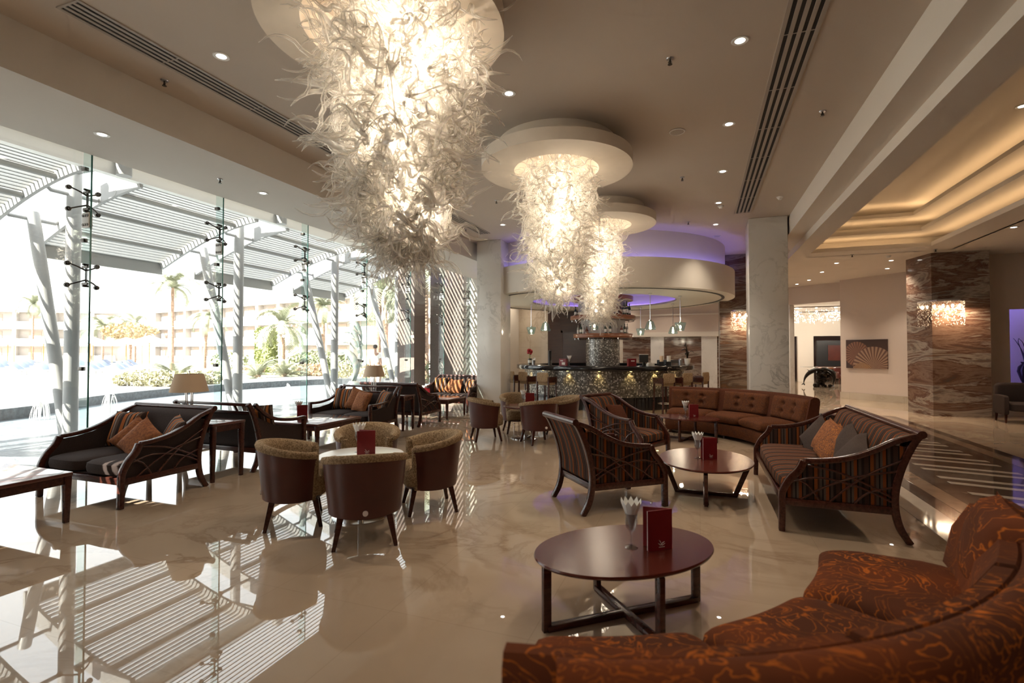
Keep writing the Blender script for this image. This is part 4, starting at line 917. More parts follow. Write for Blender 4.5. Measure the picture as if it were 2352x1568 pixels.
# ------------------------------------------------------------------ the bar
t=thing('bar_counter','round bar counter with black granite top and silver mosaic front','bar counter',(BX,BY,0))
MB().lathe([(2.02,1.08),(2.74,1.08),(2.75,1.09),(2.75,1.20),(2.74,1.21),(2.02,1.21)],120,closed=True).build('countertop','black',t,ang=50)
MB().lathe([(2.44,.36),(2.50,.36),(2.50,1.08),(2.44,1.08)],120,closed=True).build('mosaic_front','mos',t)
MB().lathe([(2.38,0),(2.44,0),(2.44,.36),(2.38,.36)],120,closed=True).build('plinth','black',t)
MB().lathe([(2.05,0),(2.10,0),(2.10,1.08),(2.05,1.08)],80,closed=True).build('inner_front','panel',t)
for a in (-138,-120,-101.5,-82,-63.3,-46,-27,-8):
    q=R(a); x,y=2.60*math.cos(q),2.60*math.sin(q)
    MB().lathe([(0,1.072),(.03,1.072),(.034,1.08)],12,(x,y,0)).build('spot','barled',t)
    l=bpy.data.lights.new('counter_spot','SPOT'); l.energy=9; l.color=(1,.72,.28); l.spot_size=R(80); l.spot_blend=.6; l.shadow_soft_size=.02
    lo=bpy.data.objects.new('counter_spot',l); C.objects.link(lo); lo.parent=t; lo.location=(2.57*math.cos(q),2.57*math.sin(q),1.06); lo.rotation_euler=(R(8)*math.sin(q)*-1,R(8)*math.cos(q),0)
t=thing('bottle_tower','round mosaic tower with two wooden bottle shelves in the middle of the bar','shelf tower',(BX,BY,0))
MB().lathe([(.53,0),(.53,2.04)],64).build('mosaic_drum','mos2',t)
MB().lathe([(.70,2.17),(.70,2.62)],64).build('lower_drum','greym',t)
MB().lathe([(.78,2.74),(.78,3.3)],64).build('upper_drum','greym',t)
for z,r,nm in ((2.04,.93,'lower_shelf'),(2.61,1.02,'upper_shelf'),(3.22,.95,'crown')):
    MB().lathe([(0,z),(r,z),(r+.005,z+.01),(r+.005,z+.12),(r,z+.13),(0,z+.13)],72).build(nm,'shelfw',t,ang=50)
    if nm!='crown':
        m=MB().tube([(( r-.05)*math.cos(a*PI/24),(r-.05)*math.sin(a*PI/24),z-.035) for a in range(49)],.010,6,False)
        for a in range(12): m.tube([((r-.05)*math.cos(a*PI/6+.2),(r-.05)*math.sin(a*PI/6+.2),z-.05),((r-.05)*math.cos(a*PI/6+.2),(r-.05)*math.sin(a*PI/6+.2),z)],.014,8)
        m.build('rail','chrome',t)
def bottle(x,y,z,h,r,mat,label,kind=0):
    t=thing('bottle',label,'bottle',(x,y,z),0,'bottles on the bar tower')
    if kind==0: pr=[(0,0),(r,0),(r,h*.55),(r*.9,h*.63),(r*.34,h*.74),(r*.32,h*.93),(0,h*.93)]
    else: pr=[(0,0),(r*1.2,0),(r*1.25,h*.3),(r*1.0,h*.5),(r*.4,h*.62),(r*.36,h*.9),(0,h*.9)]
    MB().lathe(pr,16).build('body',mat,t)
    MB().lathe([(0,h*.93 if kind==0 else h*.9),(r*.38,h*.9),(r*.38,h),(0,h)],12).build('cap','blackm' if mat!='clearb' else 'dmetal',t)
    MB().lathe([(r*1.01,h*.14),(r*1.01,h*.42)],16).build('label','label',t) if kind==0 else None
    return t
low=[(-149,.30,.038,'clearb','tall pale bottle at the left end of the lower shelf'),(-135,.31,.040,'greenb','dark bottle second from the left on the lower shelf'),(-126,.30,.038,'clearb','pale bottle third from the left on the lower shelf'),(-116,.22,.045,'amber','short amber bottle left of the middle pendant on the lower shelf'),(-74,.30,.036,'greenb','white-labelled bottle in the middle of the lower shelf, left of a pair'),(-64,.31,.036,'greenb','white-labelled bottle in the middle of the lower shelf, right of a pair'),(-36,.24,.04,'amber','amber bottle toward the right end of the lower shelf'),(-25,.30,.036,'greenb','dark bottle toward the right end of the lower shelf'),(-14,.31,.036,'clearb','pale bottle at the right end of the lower shelf')]
for a,h,r,mt,lb in low: bottle(BX+.82*math.cos(R(a)),BY+.82*math.sin(R(a)),2.17,h,r,mt,lb,1 if 'short' in lb else 0)
upb=[(-150,.30,.04,'greenb','dark bottle at the left end of the upper shelf',0),(-113,.32,.07,'clearb','large clear decanter on the upper shelf',1),(-104,.28,.05,'clearb','smaller clear decanter beside the large one on the upper shelf',1),(-52,.28,.04,'amber','amber bottle on the upper shelf behind the chandelier tips',0),(-44,.27,.045,'amber','stout amber bottle on the upper shelf',1),(-34,.38,.05,'greenb','tall dark bottle on the right of the upper shelf',0),(-26,.42,.05,'greenb','tallest dark bottle on the right of the upper shelf',0),(-15,.36,.045,'greenb','dark bottle at the right end of the upper shelf',0)]
for a,h,r,mt,lb,kd in upb: bottle(BX+.90*math.cos(R(a)),BY+.90*math.sin(R(a)),2.74,h,r,mt,lb,kd)
# pendants
def pendant(x,y,label,flip=False,z=2.20):
    t=thing('pendant_lamp',label,'pendant lamp',(x,y,z),0,'aqua glass pendants over the bar')
    MB().tube([(0,0,.26),(0,0,3.2-z)],.010,8).tube([(0,0,3.17-z),(0,0,3.2-z)],.05,14).build('rod','chrome',t)
    MB().lathe([(0,.235),(.035,.235),(.04,.27),(0,.27)],16).build('cap','chrome',t)
    pr=[(.045,.245),(.085,.22),(.150,.04),(.150,.015),(.125,0)] if not flip else [(.04,.245),(.155,.235),(.160,.21),(.100,.0),(.085,0)]
    MB().lathe(pr,28).build('glass_shade','blueglass',t)
    MB().ball((0,0,.11),.030,12,1.7).build('bulb','bulb2',t)
    l=bpy.data.lights.new('pendant_glow','POINT'); l.energy=8; l.color=(1,.82,.6); l.shadow_soft_size=.05
    lo=bpy.data.objects.new('pendant_glow',l); C.objects.link(lo); lo.parent=t; lo.location=(0,0,-.03)
    return t
for x,y,f,lb in ((-5.30,16.2,True,'aqua glass pendant farthest left, beside the marble column'),(-4.12,13.9,False,'aqua glass pendant second from the left, bell shaped'),(-2.65,13.6,True,'aqua glass pendant in front of the bottle tower'),(-1.95,18.55,True,'aqua glass pendant at the back of the bar, left of the right-hand bell pendant'),(-1.23,14.15,False,'bell shaped aqua glass pendant right of the bottle tower'),(-.80,17.55,False,'aqua glass pendant at the back right of the bar'),(-.49,15.13,True,'aqua glass pendant nearest the right end of the bar')): pendant(x,y,lb,f)
# bar stools
def stool(x,y,label):
    rz=math.atan2(BX-x,-(BY-y)); t=thing('bar_stool',label,'bar stool',(x,y,0),rz,'bar stools around the counter')
    for sx in (-1,1):
        for sy,zt in ((-1,.92),(1,.93)):
            MB().sweep(smooth_path([(sx*.20,sy*.20,0),(sx*.185,sy*.185,.4),(sx*.185,sy*.18,.74),(sx*.19,sy*.19,zt)],3),.034,.034).build('leg','dwood',t)
    MB().rbox(0,0,.76,.38,.38,.10,6,8).build('seat','fleece',t)
    for sx in (-1,1): MB().box(sx*.19-.018,sx*.19+.018,-.20,.20,.88,.93).box(sx*.19-.012,sx*.19+.012,-.19,.19,.78,.88).build('arm','dwood',t)
    MB().rbox(0,.19,.92,.36,.06,.26,6,8).build('backrest','fleece',t)
    MB().tube([(.17*math.cos(a*PI/12),.17*math.sin(a*PI/12),.26) for a in range(25)],.010,6,False).build('foot_ring','chrome',t)
    return t
s0=stool(-4.95,13.77,'bar stool half hidden behind the left marble column')
for x,y,lb in ((-4.49,13.44,'bar stool second from the left marble column'),(-3.87,13.16,'bar stool third from the left marble column'),(-.85,13.74,'bar stool left of the curved sofa, whole legs in view'),(-.43,14.16,'bar stool peeping over the left end of the curved sofa'),(0.0,14.87,'bar stool peeping over the curved sofa, farthest right')):
    dup(s0,(x,y,0),math.atan2(BX-x,-(BY-y)),lb)
# things on the counter
def simple(name,label,cat,parts,loc,rz=0,group=None):
    t=thing(name,label,cat,loc,rz,group)
    for nm,mb,mt in parts: mb.build(nm,mt,t)
    return t
CT=1.21
t=simple('flower_vase','striped vase with red flowers at the left end of the bar','vase',[('vase',MB().lathe([(0,0),(.055,0),(.06,.19),(.05,.19),(.045,.02),(0,.02)],18),'dmetal'),('bands',MB().lathe([(.060,.03),(.061,.16)],18).v and MB().lathe([(.0625,.06),(.0625,.14)],18),'label'),('stems',MB().tube([(0,0,.1),(-.02,0,.36)],.006,5).tube([(0,0,.1),(.03,.01,.38)],.006,5).tube([(0,0,.1),(.0,-.02,.4)],.006,5),'stem')],(-4.86,14.72,CT))
m=MB(); rn=random.Random(3)
for k in range(11): m.ball((rn.uniform(-.07,.07),rn.uniform(-.06,.06),rn.uniform(.34,.46)),.045,8)
m.build('red_flowers','redfl',t)
simple('napkin_vase','silver tumbler of white napkins beside the flower vase','tumbler',[('tumbler',MB().lathe([(0,0),(.04,0),(.05,.14),(.045,.14),(.035,.01),(0,.01)],16),'steel'),('napkins',MB().add([(-.05,0,.13),(.05,0,.13),(.03,.02,.22),(-.02,-.02,.21),(.05,.03,.2)],[(0,1,2),(0,2,3),(0,1,4),(1,2,4)]),'white')],(-4.70,14.60,CT))
simple('beer_tap','tall dark beer tap column on the bar before the timber wall','beer tap',[('column',MB().lathe([(0,0),(.06,0),(.05,.02),(.045,.40),(.05,.42),(0,.44)],18),'blackm'),('knob',MB().ball((0,0,.455),.022,10),'dmetal')],(-4.02,14.02,CT))
simple('menu_box','red menu box with pale print on the bar left of the tower','menu box',[('box',MB().box(-.11,.11,-.05,.05,0,.2),'red'),('print',MB().box(-.07,.02,-.053,-.05,.13,.16).box(-.02,.08,-.053,-.05,.03,.10),'emblem')],(-3.58,13.84,CT),R(-16))
dup(n0,(-3.40,13.80,CT),0,'goblet with white napkins beside the red menu box on the bar')
simple('menu_box','red menu box on the bar right of the tower','menu box',[('box',MB().box(-.11,.11,-.06,.06,0,.21),'red'),('print',MB().box(-.04,.06,-.063,-.06,.13,.16),'emblem')],(-1.72,14.06,CT),R(28))
simple('cash_register','black till screen on the bar','till',[('screen',MB().box(-.13,.13,-.02,.02,.10,.32),'blackm'),('stand',MB().box(-.03,.03,-.03,.03,0,.12).box(-.10,.10,-.08,.08,0,.02),'blackm'),('frame',MB().box(-.135,.135,-.025,.025,.315,.33),'whitem')],(-1.42,14.24,CT),R(36))
simple('napkin_holder','white napkin holder in front of the black till','napkin holder',[('holder',MB().box(-.10,.10,-.05,.05,0,.07),'whitem'),('napkins',MB().box(-.08,.08,-.03,.03,.07,.10),'white')],(-1.24,14.20,CT),R(38))
for k,(x,y,lb) in enumerate(((-.98,14.70,'stack of takeaway cups on the bar, left one'),(-.80,14.92,'stack of takeaway cups on the bar, right one'))):
    simple('cup_stack',lb,'cup stack',[('tray',MB().box(-.07,.07,-.07,.07,0,.12),'blackm'),('cups',MB().lathe([(0,.12),(.05,.12),(.055,.28),(0,.28)],16),'paper' if k else 'shade')],(x,y,CT),0,'cup stacks')
simple('coffee_machine','low black coffee machine behind the counter on the right','coffee machine',[('body',MB().box(-.40,.40,-.2,.2,0,.14),'blackm'),('tray',MB().box(-.38,.38,-.24,-.2,0,.03),'chrome')],(-.90,16.6,CT+.001),R(70))
simple('shaker','steel cocktail shaker near the right end of the bar','shaker',[('cup',MB().lathe([(0,0),(.05,0),(.06,.17),(0,.17)],18),'steel'),('lid',MB().lathe([(0,.17),(.055,.17),(.03,.2),(0,.21)],18),'steel')],(-.50,15.35,CT))
t=simple('orchid_pot','white orchid pot with dark leaves at the right end of the bar','plant',[('pot',MB().lathe([(0,0),(.05,0),(.07,.05),(.09,.2),(.08,.2),(.06,.03),(0,.03)],20),'whitem'),('band',MB().lathe([(.055,.015),(.068,.045)],20),'redfl')],(-.32,15.72,CT))
m=MB()
for a,ln,z in ((0.3,.20,.36),(1.9,.16,.30),(3.6,.18,.42),(5.0,.14,.33),(2.6,.1,.55)):
    c,s=math.cos(a),math.sin(a); m.tube(smooth_path([(0,0,.18),(c*.03,s*.03,z),(c*ln*.6,s*ln*.6,z+.06),(c*ln,s*ln,z)],4),[.008+.03*math.sin(PI*i/12) for i in range(13)],6,True,.25)
m.tube(smooth_path([(0,0,.2),(.01,.01,.42),(-.02,0,.55)],4),.008,5); m.build('leaves','dbronze',t)
# ------------------------------------------------------------------ lobby objects
pc=(Vector(A)+Vector(B))/2; dr=(Vector(B)-Vector(A)).normalized(); nn=Vector((dr.y,-dr.x)); ang=math.atan2(dr.y,dr.x)
p=Vector(A)+dr*.88+nn*.03
o=MB().box(-.66,.66,-.025,.012,-.48,.48).build('canvas_picture','art',bevel=.003,smooth=False); o.location=(p.x,p.y,1.53); o.rotation_euler=(0,0,ang)
tag(o,'brown canvas picture of sea shells on the tan wall','picture')
t=thing('wall_lamp','long crystal wall lamp glowing on the onyx pillar','wall lamp',(5.86,15.55,0),0,'crystal wall lamps')
pth=[(-.52,.42),(-.40,.02),(-.30,-.12),(-.05,-.20),(.15,-.18),(.30,-.02)]
m=MB().prism([(a,b) for a,b in pth]+[(.30,.0),(-.34,.0),(-.50,.46)],2.86,2.90); m.build('top_plate','chrome',t,smooth=False)
def along(pth,f):
    L_=[(Vector(b)-Vector(a)).length for a,b in zip(pth,pth[1:])]; d=f*sum(L_)
    for (a,b),l in zip(zip(pth,pth[1:]),L_):
        if d<=l: return Vector(a).lerp(Vector(b),d/l)
        d-=l
    return Vector(pth[-1])
rn=random.Random(5); m=MB()
for k in range(620):
    f=rn.random(); q=along(pth,f); z=2.86-.62*rn.random()**1.4; s=rn.uniform(.006,.013)
    m.add([(q.x-s,q.y,z),(q.x,q.y-s,z),(q.x+s,q.y,z),(q.x,q.y+s,z),(q.x,q.y,z+s*1.6),(q.x,q.y,z-s*1.6)],[(0,1,4),(1,2,4),(2,3,4),(3,0,4),(1,0,5),(2,1,5),(3,2,5),(0,3,5)])
K['crystal']=P('crystal_bead',(.82,.74,.64),.12,spec=.9)
o=m.build('crystals','crystal',t,smooth=False); o['kind']='stuff'
for k in range(6):
    q=along(pth,.08+.16*k); MB().ball((q.x*.9,q.y*.9+.04,2.74),.03,10,1.5).build('bulb','bulb',t)
l=bpy.data.lights.new('wall_lamp_glow','AREA'); l.energy=28; l.color=(1,.74,.48); l.shape='RECTANGLE'; l.size=.8; l.size_y=.06
lo=bpy.data.objects.new('wall_lamp_glow',l); C.objects.link(lo); lo.parent=t; lo.location=(0,-.24,2.70); 
dup(t,(1.36,17.16,.0),0,'crystal wall lamp on the onyx pillar, mostly hidden by the white column')
# niche plant
t=thing('niche_vase','dark vase with twisted stems in the violet niche','vase',(7.80,16.62,.80))
MB().lathe([(0,0),(.06,0),(.10,.1),(.16,.3),(.14,.42),(.07,.5),(.09,.55),(0,.55)],22).build('vase','dbronze',t)
m=MB()
for a in range(6): m.tube(smooth_path([(0,0,.5),(.06*math.cos(a),.06*math.sin(a),.8),(.16*math.cos(a+.5),.12*math.sin(a+.5),1.05),(.22*math.cos(a+1),.1*math.sin(a+1),1.15)],4),[.014-.0008*i for i in range(13)],6)
m.build('stems','dbronze',t)
# dolphins
def dolphin_mb(path,r,fin=1.):
    m=MB(); p=smooth_path(path,5); n=len(p)
    prof=[(0,.12),(.12,.32),(.3,.72),(.5,1),(.68,.95),(.80,.72),(.86,.36),(.92,.20),(1,.06)]
    def rad(t):
        for (a,b),(c,d) in zip(prof,prof[1:]):
            if a<=t<=c: return b+(d-b)*(t-a)/(c-a)
        return .05
    m.tube(p,[r*rad(i/(n-1)) for i in range(n)],10)
    def at(t): 
        i=min(n-2,int(t*(n-1))); return p[i],(p[i+1]-p[i]).normalized()
    q,d=at(.52); up=Vector((0,1,0)).cross(d)
    if up.z<0: up=-up
    for t,v,ln,wd in ((.50,up,1.0,.9),(.70,-up*.6+Vector((0,1,0)),1.3,.6),(.70,-up*.6-Vector((0,1,0)),1.3,.6)):
        q,d=at(t); e=q+v.normalized()*r*(1+ln*fin)-d*r*ln*.9
        m.tube([q+d*r*.2,(q+e)/2+d*r*.12,e],[r*wd*.75,r*wd*.5,r*.06],6,True,.3)
    q,d=at(0.0)
    for s in (-1,1):
        e=q-d*r*1.0+Vector((0,1,0))*s*r*1.2; m.tube([q,(q+e)/2,e],[r*.2,r*.4,r*.08],6,True,.4)
    return m
u=.00275
def zp(pts): return [((a-420)*u,0,(1310-b)*u+.25) for a,b in pts]
t=thing('dolphin_sculpture','green bronze sculpture of leaping dolphins in the pool outside','sculpture',(-15.6,20.2,-.05),YAWZ:=R(20.3))
MB().lathe([(0,0),(.34,0),(.30,.12),(.22,.25),(0,.25)],14).build('base','bronze',t)
for k,(pts,yy,r) in enumerate((([(400,1310),(450,1180),(468,1060),(430,940),(350,840),(270,800),(165,832)],-.1,.20),([(520,1010),(528,900),(500,780),(440,680),(360,610),(280,615),(165,645)],.12,.20),([(520,720),(510,640),(470,540),(420,460),(330,440),(225,478)],-.08,.14),([(545,640),(530,520),(490,400),(440,320),(385,290),(300,292)],.1,.15))):
    o=dolphin_mb(zp(pts),r).build('dolphin','bronze',t); o.location=(0,yy,0)
MB().tube(smooth_path([(0,0,.2),(.20,.05,.9),(.27,.08,1.6),(.26,.05,2.2)],4),[.09]*13,8).build('support','bronze',t)
t=thing('dolphin_table','glass topped table on dark bronze dolphins beyond the lobby opening','table',(5.28,26.6,0),R(20))
MB().lathe([(0,.90),(.85,.90),(.86,.908),(.85,.915),(0,.915)],40).build('glass_top','goblet',t)
o=dolphin_mb([(-.85,0,.18),(-.78,0,.42),(-.62,0,.62),(-.40,0,.74),(-.15,0,.80),(.05,0,.70)],.10).build('dolphin','dbronze',t)
o=dolphin_mb([(.30,-.3,.12),(.42,-.2,.40),(.38,-.1,.62),(.18,0,.80),(-.02,0,.86)],.11).build('dolphin','dbronze',t)
o=dolphin_mb([(.62,.2,.30),(.60,.1,.52),(.44,0,.70),(.22,0,.82)],.10).build('dolphin','dbronze',t)
m=MB(); rn=random.Random(9)
for k in range(40):
    a=rn.uniform(0,2*PI); rr=rn.uniform(.05,.36); z=rn.uniform(.05,.75); m.ball((rr*math.cos(a),rr*math.sin(a)*.8,z*(1.1-rr)),rn.uniform(.06,.14),6,rn.uniform(.6,1.3))
m.build('coral_base','dbronze',t)
# next lobby
t=thing('crystal_ceiling_lamp','wide sparkling crystal lamp seen through the lobby opening','ceiling lamp',(5.6,27.2,0))
MB().box(-2.6,2.6,-.9,.9,3.62,3.68).box(-2.6,2.6,-.92,-.86,3.40,3.44).build('frame','chrome',t,smooth=False)
m=MB()
for k in range(900):
    x,y=rn.uniform(-2.6,2.6),rn.choice((-.9,-.5,0,.5,.9))+rn.uniform(-.1,.1); z=3.6-rn.random()**.8*.62; s=rn.uniform(.012,.026)
    m.add([(x-s,y,z),(x,y-s,z),(x+s,y,z),(x,y+s,z),(x,y,z+s*1.8),(x,y,z-s*1.8)],[(0,1,4),(1,2,4),(2,3,4),(3,0,4),(1,0,5),(2,1,5),(3,2,5),(0,3,5)])
o=m.build('crystals','crystal',t,smooth=False); o['kind']='stuff'
for k in range(6):
    MB().ball((-2+.8*k,0,3.5),.05,10).build('bulb','bulb',t)
    l=bpy.data.lights.new('crystal_glow','POINT'); l.energy=85; l.color=(1,.90,.76); l.shadow_soft_size=.2
    lo=bpy.data.objects.new('crystal_glow',l); C.objects.link(lo); lo.parent=t; lo.location=(-2+.8*k,0,3.3 if k%2 else 2.95)
t=thing('dark_cabinet','black framed cabinet on the end wall of the next lobby','cabinet',(7.2,30.6,0))
MB().box(-1.35,1.35,0,.3,.85,2.2).build('body','blackm',t,smooth=False); MB().box(-.85,.5,-.03,0,1.15,1.95).build('panel','leather',t,smooth=False); MB().box(-1.4,1.4,-.1,.3,.72,.84).build('shelf','shelfw',t,smooth=False)
for sx in (-1.3,1.3): MB().box(sx-.06,sx+.06,0,.3,0,.72).build('leg','blackm',t,smooth=False)
t=thing('red_armchair','red armchair below the black cabinet in the next lobby','armchair',(6.75,29.4,0),R(10))
MB().rbox(0,.25,.55,.7,.15,.6,6,8).build('backrest','leather',t); MB().rbox(0,0,.36,.66,.6,.2,6,8).build('seat','leather',t)
for sx in (-1,1):
    MB().rbox(sx*.33,0,.45,.1,.6,.35,6,8).build('armrest','leather',t)
    for sy in (-1,1): MB().bar((sx*.28,sy*.24,0),(sx*.28,sy*.24,.3),.04,.04,(0,1,0)).build('leg','dwood',t)
# ------------------------------------------------------------------ outside
F_=1160.;YW=R(20.3)
def spot(u,d):      # ground point at a bearing and forward distance from the viewer
    x=(u-1176)/F_*d; return (x*math.cos(YW)-d*math.sin(YW), x*math.sin(YW)+d*math.cos(YW))
S('ground',MB().box(-260,-7.8,-60,160,-.5,-.12),'deck','pale paving outside the glass front',smooth=False)
pp=[(v.x,v.y) for v in smooth_path([(-14.2,-8,0),(-15.0,2,0),(-16.0,7.3,0),(-17.3,9.3,0),(-18.3,11.2,0),(-19,14,0),(-19,18,0),(-17.4,21.6,0),(-13,23.2,0),(-8,23.6,0)],5)]
S('water',MB().prism(pp+[(-7.82,23.6),(-7.82,-8)],-.11,-.06),'water','rippling reflecting pool outside the glass front',smooth=False)
S('pool_edge',MB().sweep([(a,b,.04) for a,b in pp],.40,.34,side=(0,0,1)) and MB().sweep([(a,b,.05) for a,b in pp],.34,.40,side=(0,0,1)),'edge','dark stone rim of the reflecting pool',smooth=False)
S('ground',MB().prism([(a-.1,b) for a,b in pp[8:36]]+[(-14,32),(-60,60),(-90,20),(-40,-20),(-20,-8)],-.12,.10),'deck','raised terrace beyond the reflecting pool',smooth=False)
a,b=spot(640,34); S('lawn',MB().prism([spot(520,34),spot(900,31),spot(930,40),spot(760,52),spot(480,48)],.10,.13),'lawn','lawn before the hotel',smooth=False)
# fountain jets
for k,(u_,d_) in enumerate(((255,13.2),(95,12.4),(660,17.5))):
    x,y=spot(u_,d_); m=MB(); rn=random.Random(k)
    for j in range(26):
        a=rn.uniform(0,2*PI); h=rn.uniform(.25,.5); r=rn.uniform(.05,.16)
        m.tube(smooth_path([(0,0,-.06),(r*.4*math.cos(a),r*.4*math.sin(a),h),(r*math.cos(a),r*math.sin(a),h*.7),(r*1.3*math.cos(a),r*1.3*math.sin(a),-.05)],3),.006,4)
    o=m.build('fountain_jet','white'); o.location=(x,y,0)
    tag(o,('low fountain jet in the pool behind the nearest settee','low fountain jet in the pool at the left edge','low fountain jet in the pool beyond the second settee')[k],'fountain',"fountain jets in the pool")
# granite piers
S('column',MB().box(-10.1,-7.85,-1.3,1.2,-.12,8.2),'granite','unseen granite pier added outside to shade the nearest settee',smooth=False)  # out-of-view pier added to keep direct sun off the nearest settee
S('column',MB().box(-9.86,-9.2,15.15,15.9,-.12,5.2),'granite','granite pier outside, left of two',smooth=False)
S('column',MB().box(-9.2,-7.85,16.25,17.1,-.12,5.2),'granite','granite pier outside, right of two, striped by sun',smooth=False)
# canopy
XO,XI,ZO,ZI=-14.2,-10.65,4.10,5.15
def arcpt(t):       # quarter-round arc from the outer low edge to the inner high edge
    a=R(8)+t*R(64); a0,a1=R(8),R(72)
    x=XO+(XI-XO)*( (math.cos(a0)-math.cos(a))/(math.cos(a0)-math.cos(a1)) ) ; x=XO+(XI-XO)*(t*.93+.07*t*t)
    z=ZO+(ZI-ZO)*(math.sin(t*R(90)*.86)/math.sin(R(77.4))); return x,z
def canopy(y0,y1,label):
    t=thing('canopy',label,'canopy',(0,y0,0),0,'slatted canopies over the pool')
    ln=y1-y0; m=MB(); n=30
    for k in range(n):
        x,z=arcpt((k+.5)/n); m.bar((x,.03,z),(x,ln-.03,z),.105,.022,(math.sin(.9),0,math.cos(.9)))
    m.build('slats','canopym',t,smooth=False)
    m=MB()
    for k in range(22): m.bar((XI+.1+.132*k,-.49,5.32),(XI+.1+.132*k,ln+.49,5.32),.105,.022,(math.sin(.62),0,math.cos(.62)))
    m.build('upper_slats','canopym',t,smooth=False)
    for y in (.04,ln-.04):
        pts=[arcpt(k/14) for k in range(15)]
        MB().sweep([(x,y,z-.02) for x,z in pts],.07,.36,side=(0,1,0)).build('arched_rib','canopyw',t,smooth=False)
    MB().box(XO-.06,XO+.02,0,ln,ZO-.32,ZO+.04).build('fascia','canopym',t,smooth=False)
    for f in (.25,.52,.80):
        x,z=arcpt(f); MB().tube([(x,0,z-.13),(x,ln,z-.13)],.06,12).build('purlin','canopym',t)
cl=['slatted white canopy beside the viewer, outside the picture','slatted white canopy over the pool, nearest and leftmost in view','slatted white canopy over the pool, behind the nearest glass fin','slatted white canopy over the pool, third from the viewer','slatted white canopy over the pool, farthest']
for k in range(-2,5): canopy(-.93+3.93*k,2.04+3.93*k,cl[max(k,0)])
S('beam',MB().box(-10.72,-10.56,-4,19,5.02,5.40),'whitep','white edge beam between canopy and building',smooth=False)
for k in range(5):
    y=2.56+3.93*k
    t=thing('canopy_column',('pair of white canopy columns outside the picture','pair of white canopy columns, upright and slanted, behind the nearest settee','pair of white canopy columns, upright and slanted, behind the second settee','pair of white canopy columns, upright and slanted, by the dolphin sculpture','pair of white canopy columns, upright and slanted, by the granite piers')[k],'column',(-11.9,y,0),0,'canopy columns')
    MB().tube([(0,0,-.12),(0,0,5.45)],.125,20).tube([(0,0,2.0),(0,0,2.03)],.135,20).build('upright','canopyw',t)
    MB().tube(smooth_path([(-.12,0,-.12),(-.45,0,1.2),(-.95,0,3.0),(-1.38,0,4.55)],5),.115,20).build('slanted_leg','canopyw',t)
    m=MB()
    for x,z in ((0,4.78),(-1.38,4.42)):
        for s in (-1,1): m.tube([(x,0,z),(x,s*.40,z),(x,s*.46,z+.06)],.04,10)
    m.build('bracket','canopyw',t)
    MB().tube([(1.5,0,5.0),(1.5,0,5.5)],.13,16).tube([(0,0,5.25),(1.5,0,5.25)],.05,10).build('stub','canopyw',t)
# plants
def frond(m,az,el,ln,droop,w,n=11,leaf=.24):
    c,s=math.cos(az),math.sin(az); p=[];x=z=0;e=el
    for k in range(n+1):
        p.append(Vector((c*x,s*x,z))); x+=ln/n*math.cos(e); z+=ln/n*math.sin(e); e-=droop/n*(1+k/n)
    m.tube(p,[w*(1-.8*i/n) for i in range(n+1)],4)
    sd=Vector((-s,c,0))
    for k in range(1,n*2):
        i=min(n-1,k//2); q=p[i].lerp(p[i+1],(k%2)*.5); d=(p[i+1]-p[i]).normalized(); f=k/(n*2); l=ln*leaf*math.sin(PI*(.12+.82*f))**.8
        for sg in (-1,1):
            tip=q+(sd*sg*.75+d*.62+Vector((0,0,-.18))).normalized()*l; b=d*ln*.022
            m.add([q-b,q+b,tip],[(0,1,2)])
def crown_mesh(seed,nf,ln,droop,els):
    rn=random.Random(seed); m=MB()
    for k in range(nf): frond(m,k*2.4+rn.uniform(-.3,.3),R(rn.uniform(*els)),ln*rn.uniform(.8,1.1),droop*rn.uniform(.7,1.2),.03)
    return m
def palm(x,y,h,ln,label,lean=0,seed=1,z0=.1):
    t=thing('palm_tree',label,'palm tree',(x,y,z0),0,'date palms in the hotel garden')
    n=14; pts=[(lean*(i/n)**2,0,h*i/n) for i in range(n+1)]
    MB().tube(pts,[ .15+.03*(i%2)-.004*i for i in range(n+1)],10).build('trunk','trunk',t)
    o=crown_mesh(seed,24,ln*1.5,1.7,(-12,82)).build('crown','leafd',t,smooth=False); o.location=(lean,0,h)
    return t
for k,(u_,d_,zt,ln,lean,lb) in enumerate(((395,40,6.7,1.75,0,'tall date palm standing alone before the far hotel'),(470,46,4.6,1.5,.4,'shorter leaning palm right of the tall lone palm'),(650,34,3.4,1.8,0,'spreading young palm before the hotel lawn'),(310,72,5.6,2.0,0,'palm behind the golden tree'),(75,74,8.6,2.2,0,'palm at the far left behind the slanted column'),(236,66,4.9,2.4,0,'palm left of the golden tree'),(868,25,4.6,1.8,.1,'palm with thick trunk behind the dolphin sculpture'),(742,36,4.9,1.5,0,'slim palm left of the dolphin sculpture'),(888,31,5.2,2.0,-.2,'palm right of the last slanted column'),(978,24,4.9,2.0,0,'palm seen between the two granite piers'))):
    x,y=spot(u_,d_); palm(x,y,zt-.1,ln,lb,lean,k+1)
def lowpalm(u_,d_,ln,label,seed):
    x,y=spot(u_,d_); t=thing('palm_shrub',label,'palm shrub',(x,y,.05),0,'low palm shrubs')
    crown_mesh(seed,30,ln,1.1,(5,85)).build('fronds','leafd',t,smooth=False); MB().lathe([(0,0),(.22,0),(.16,.22),(0,.3)],10).build('stump','trunk',t)
lowpalm(407,25,1.75,'low palm shrub left of the second slanted column',31); lowpalm(592,29,1.7,'low palm shrub in front of the topiary arch',32); lowpalm(655,31,1.5,'low palm shrub right of the topiary arch',33)
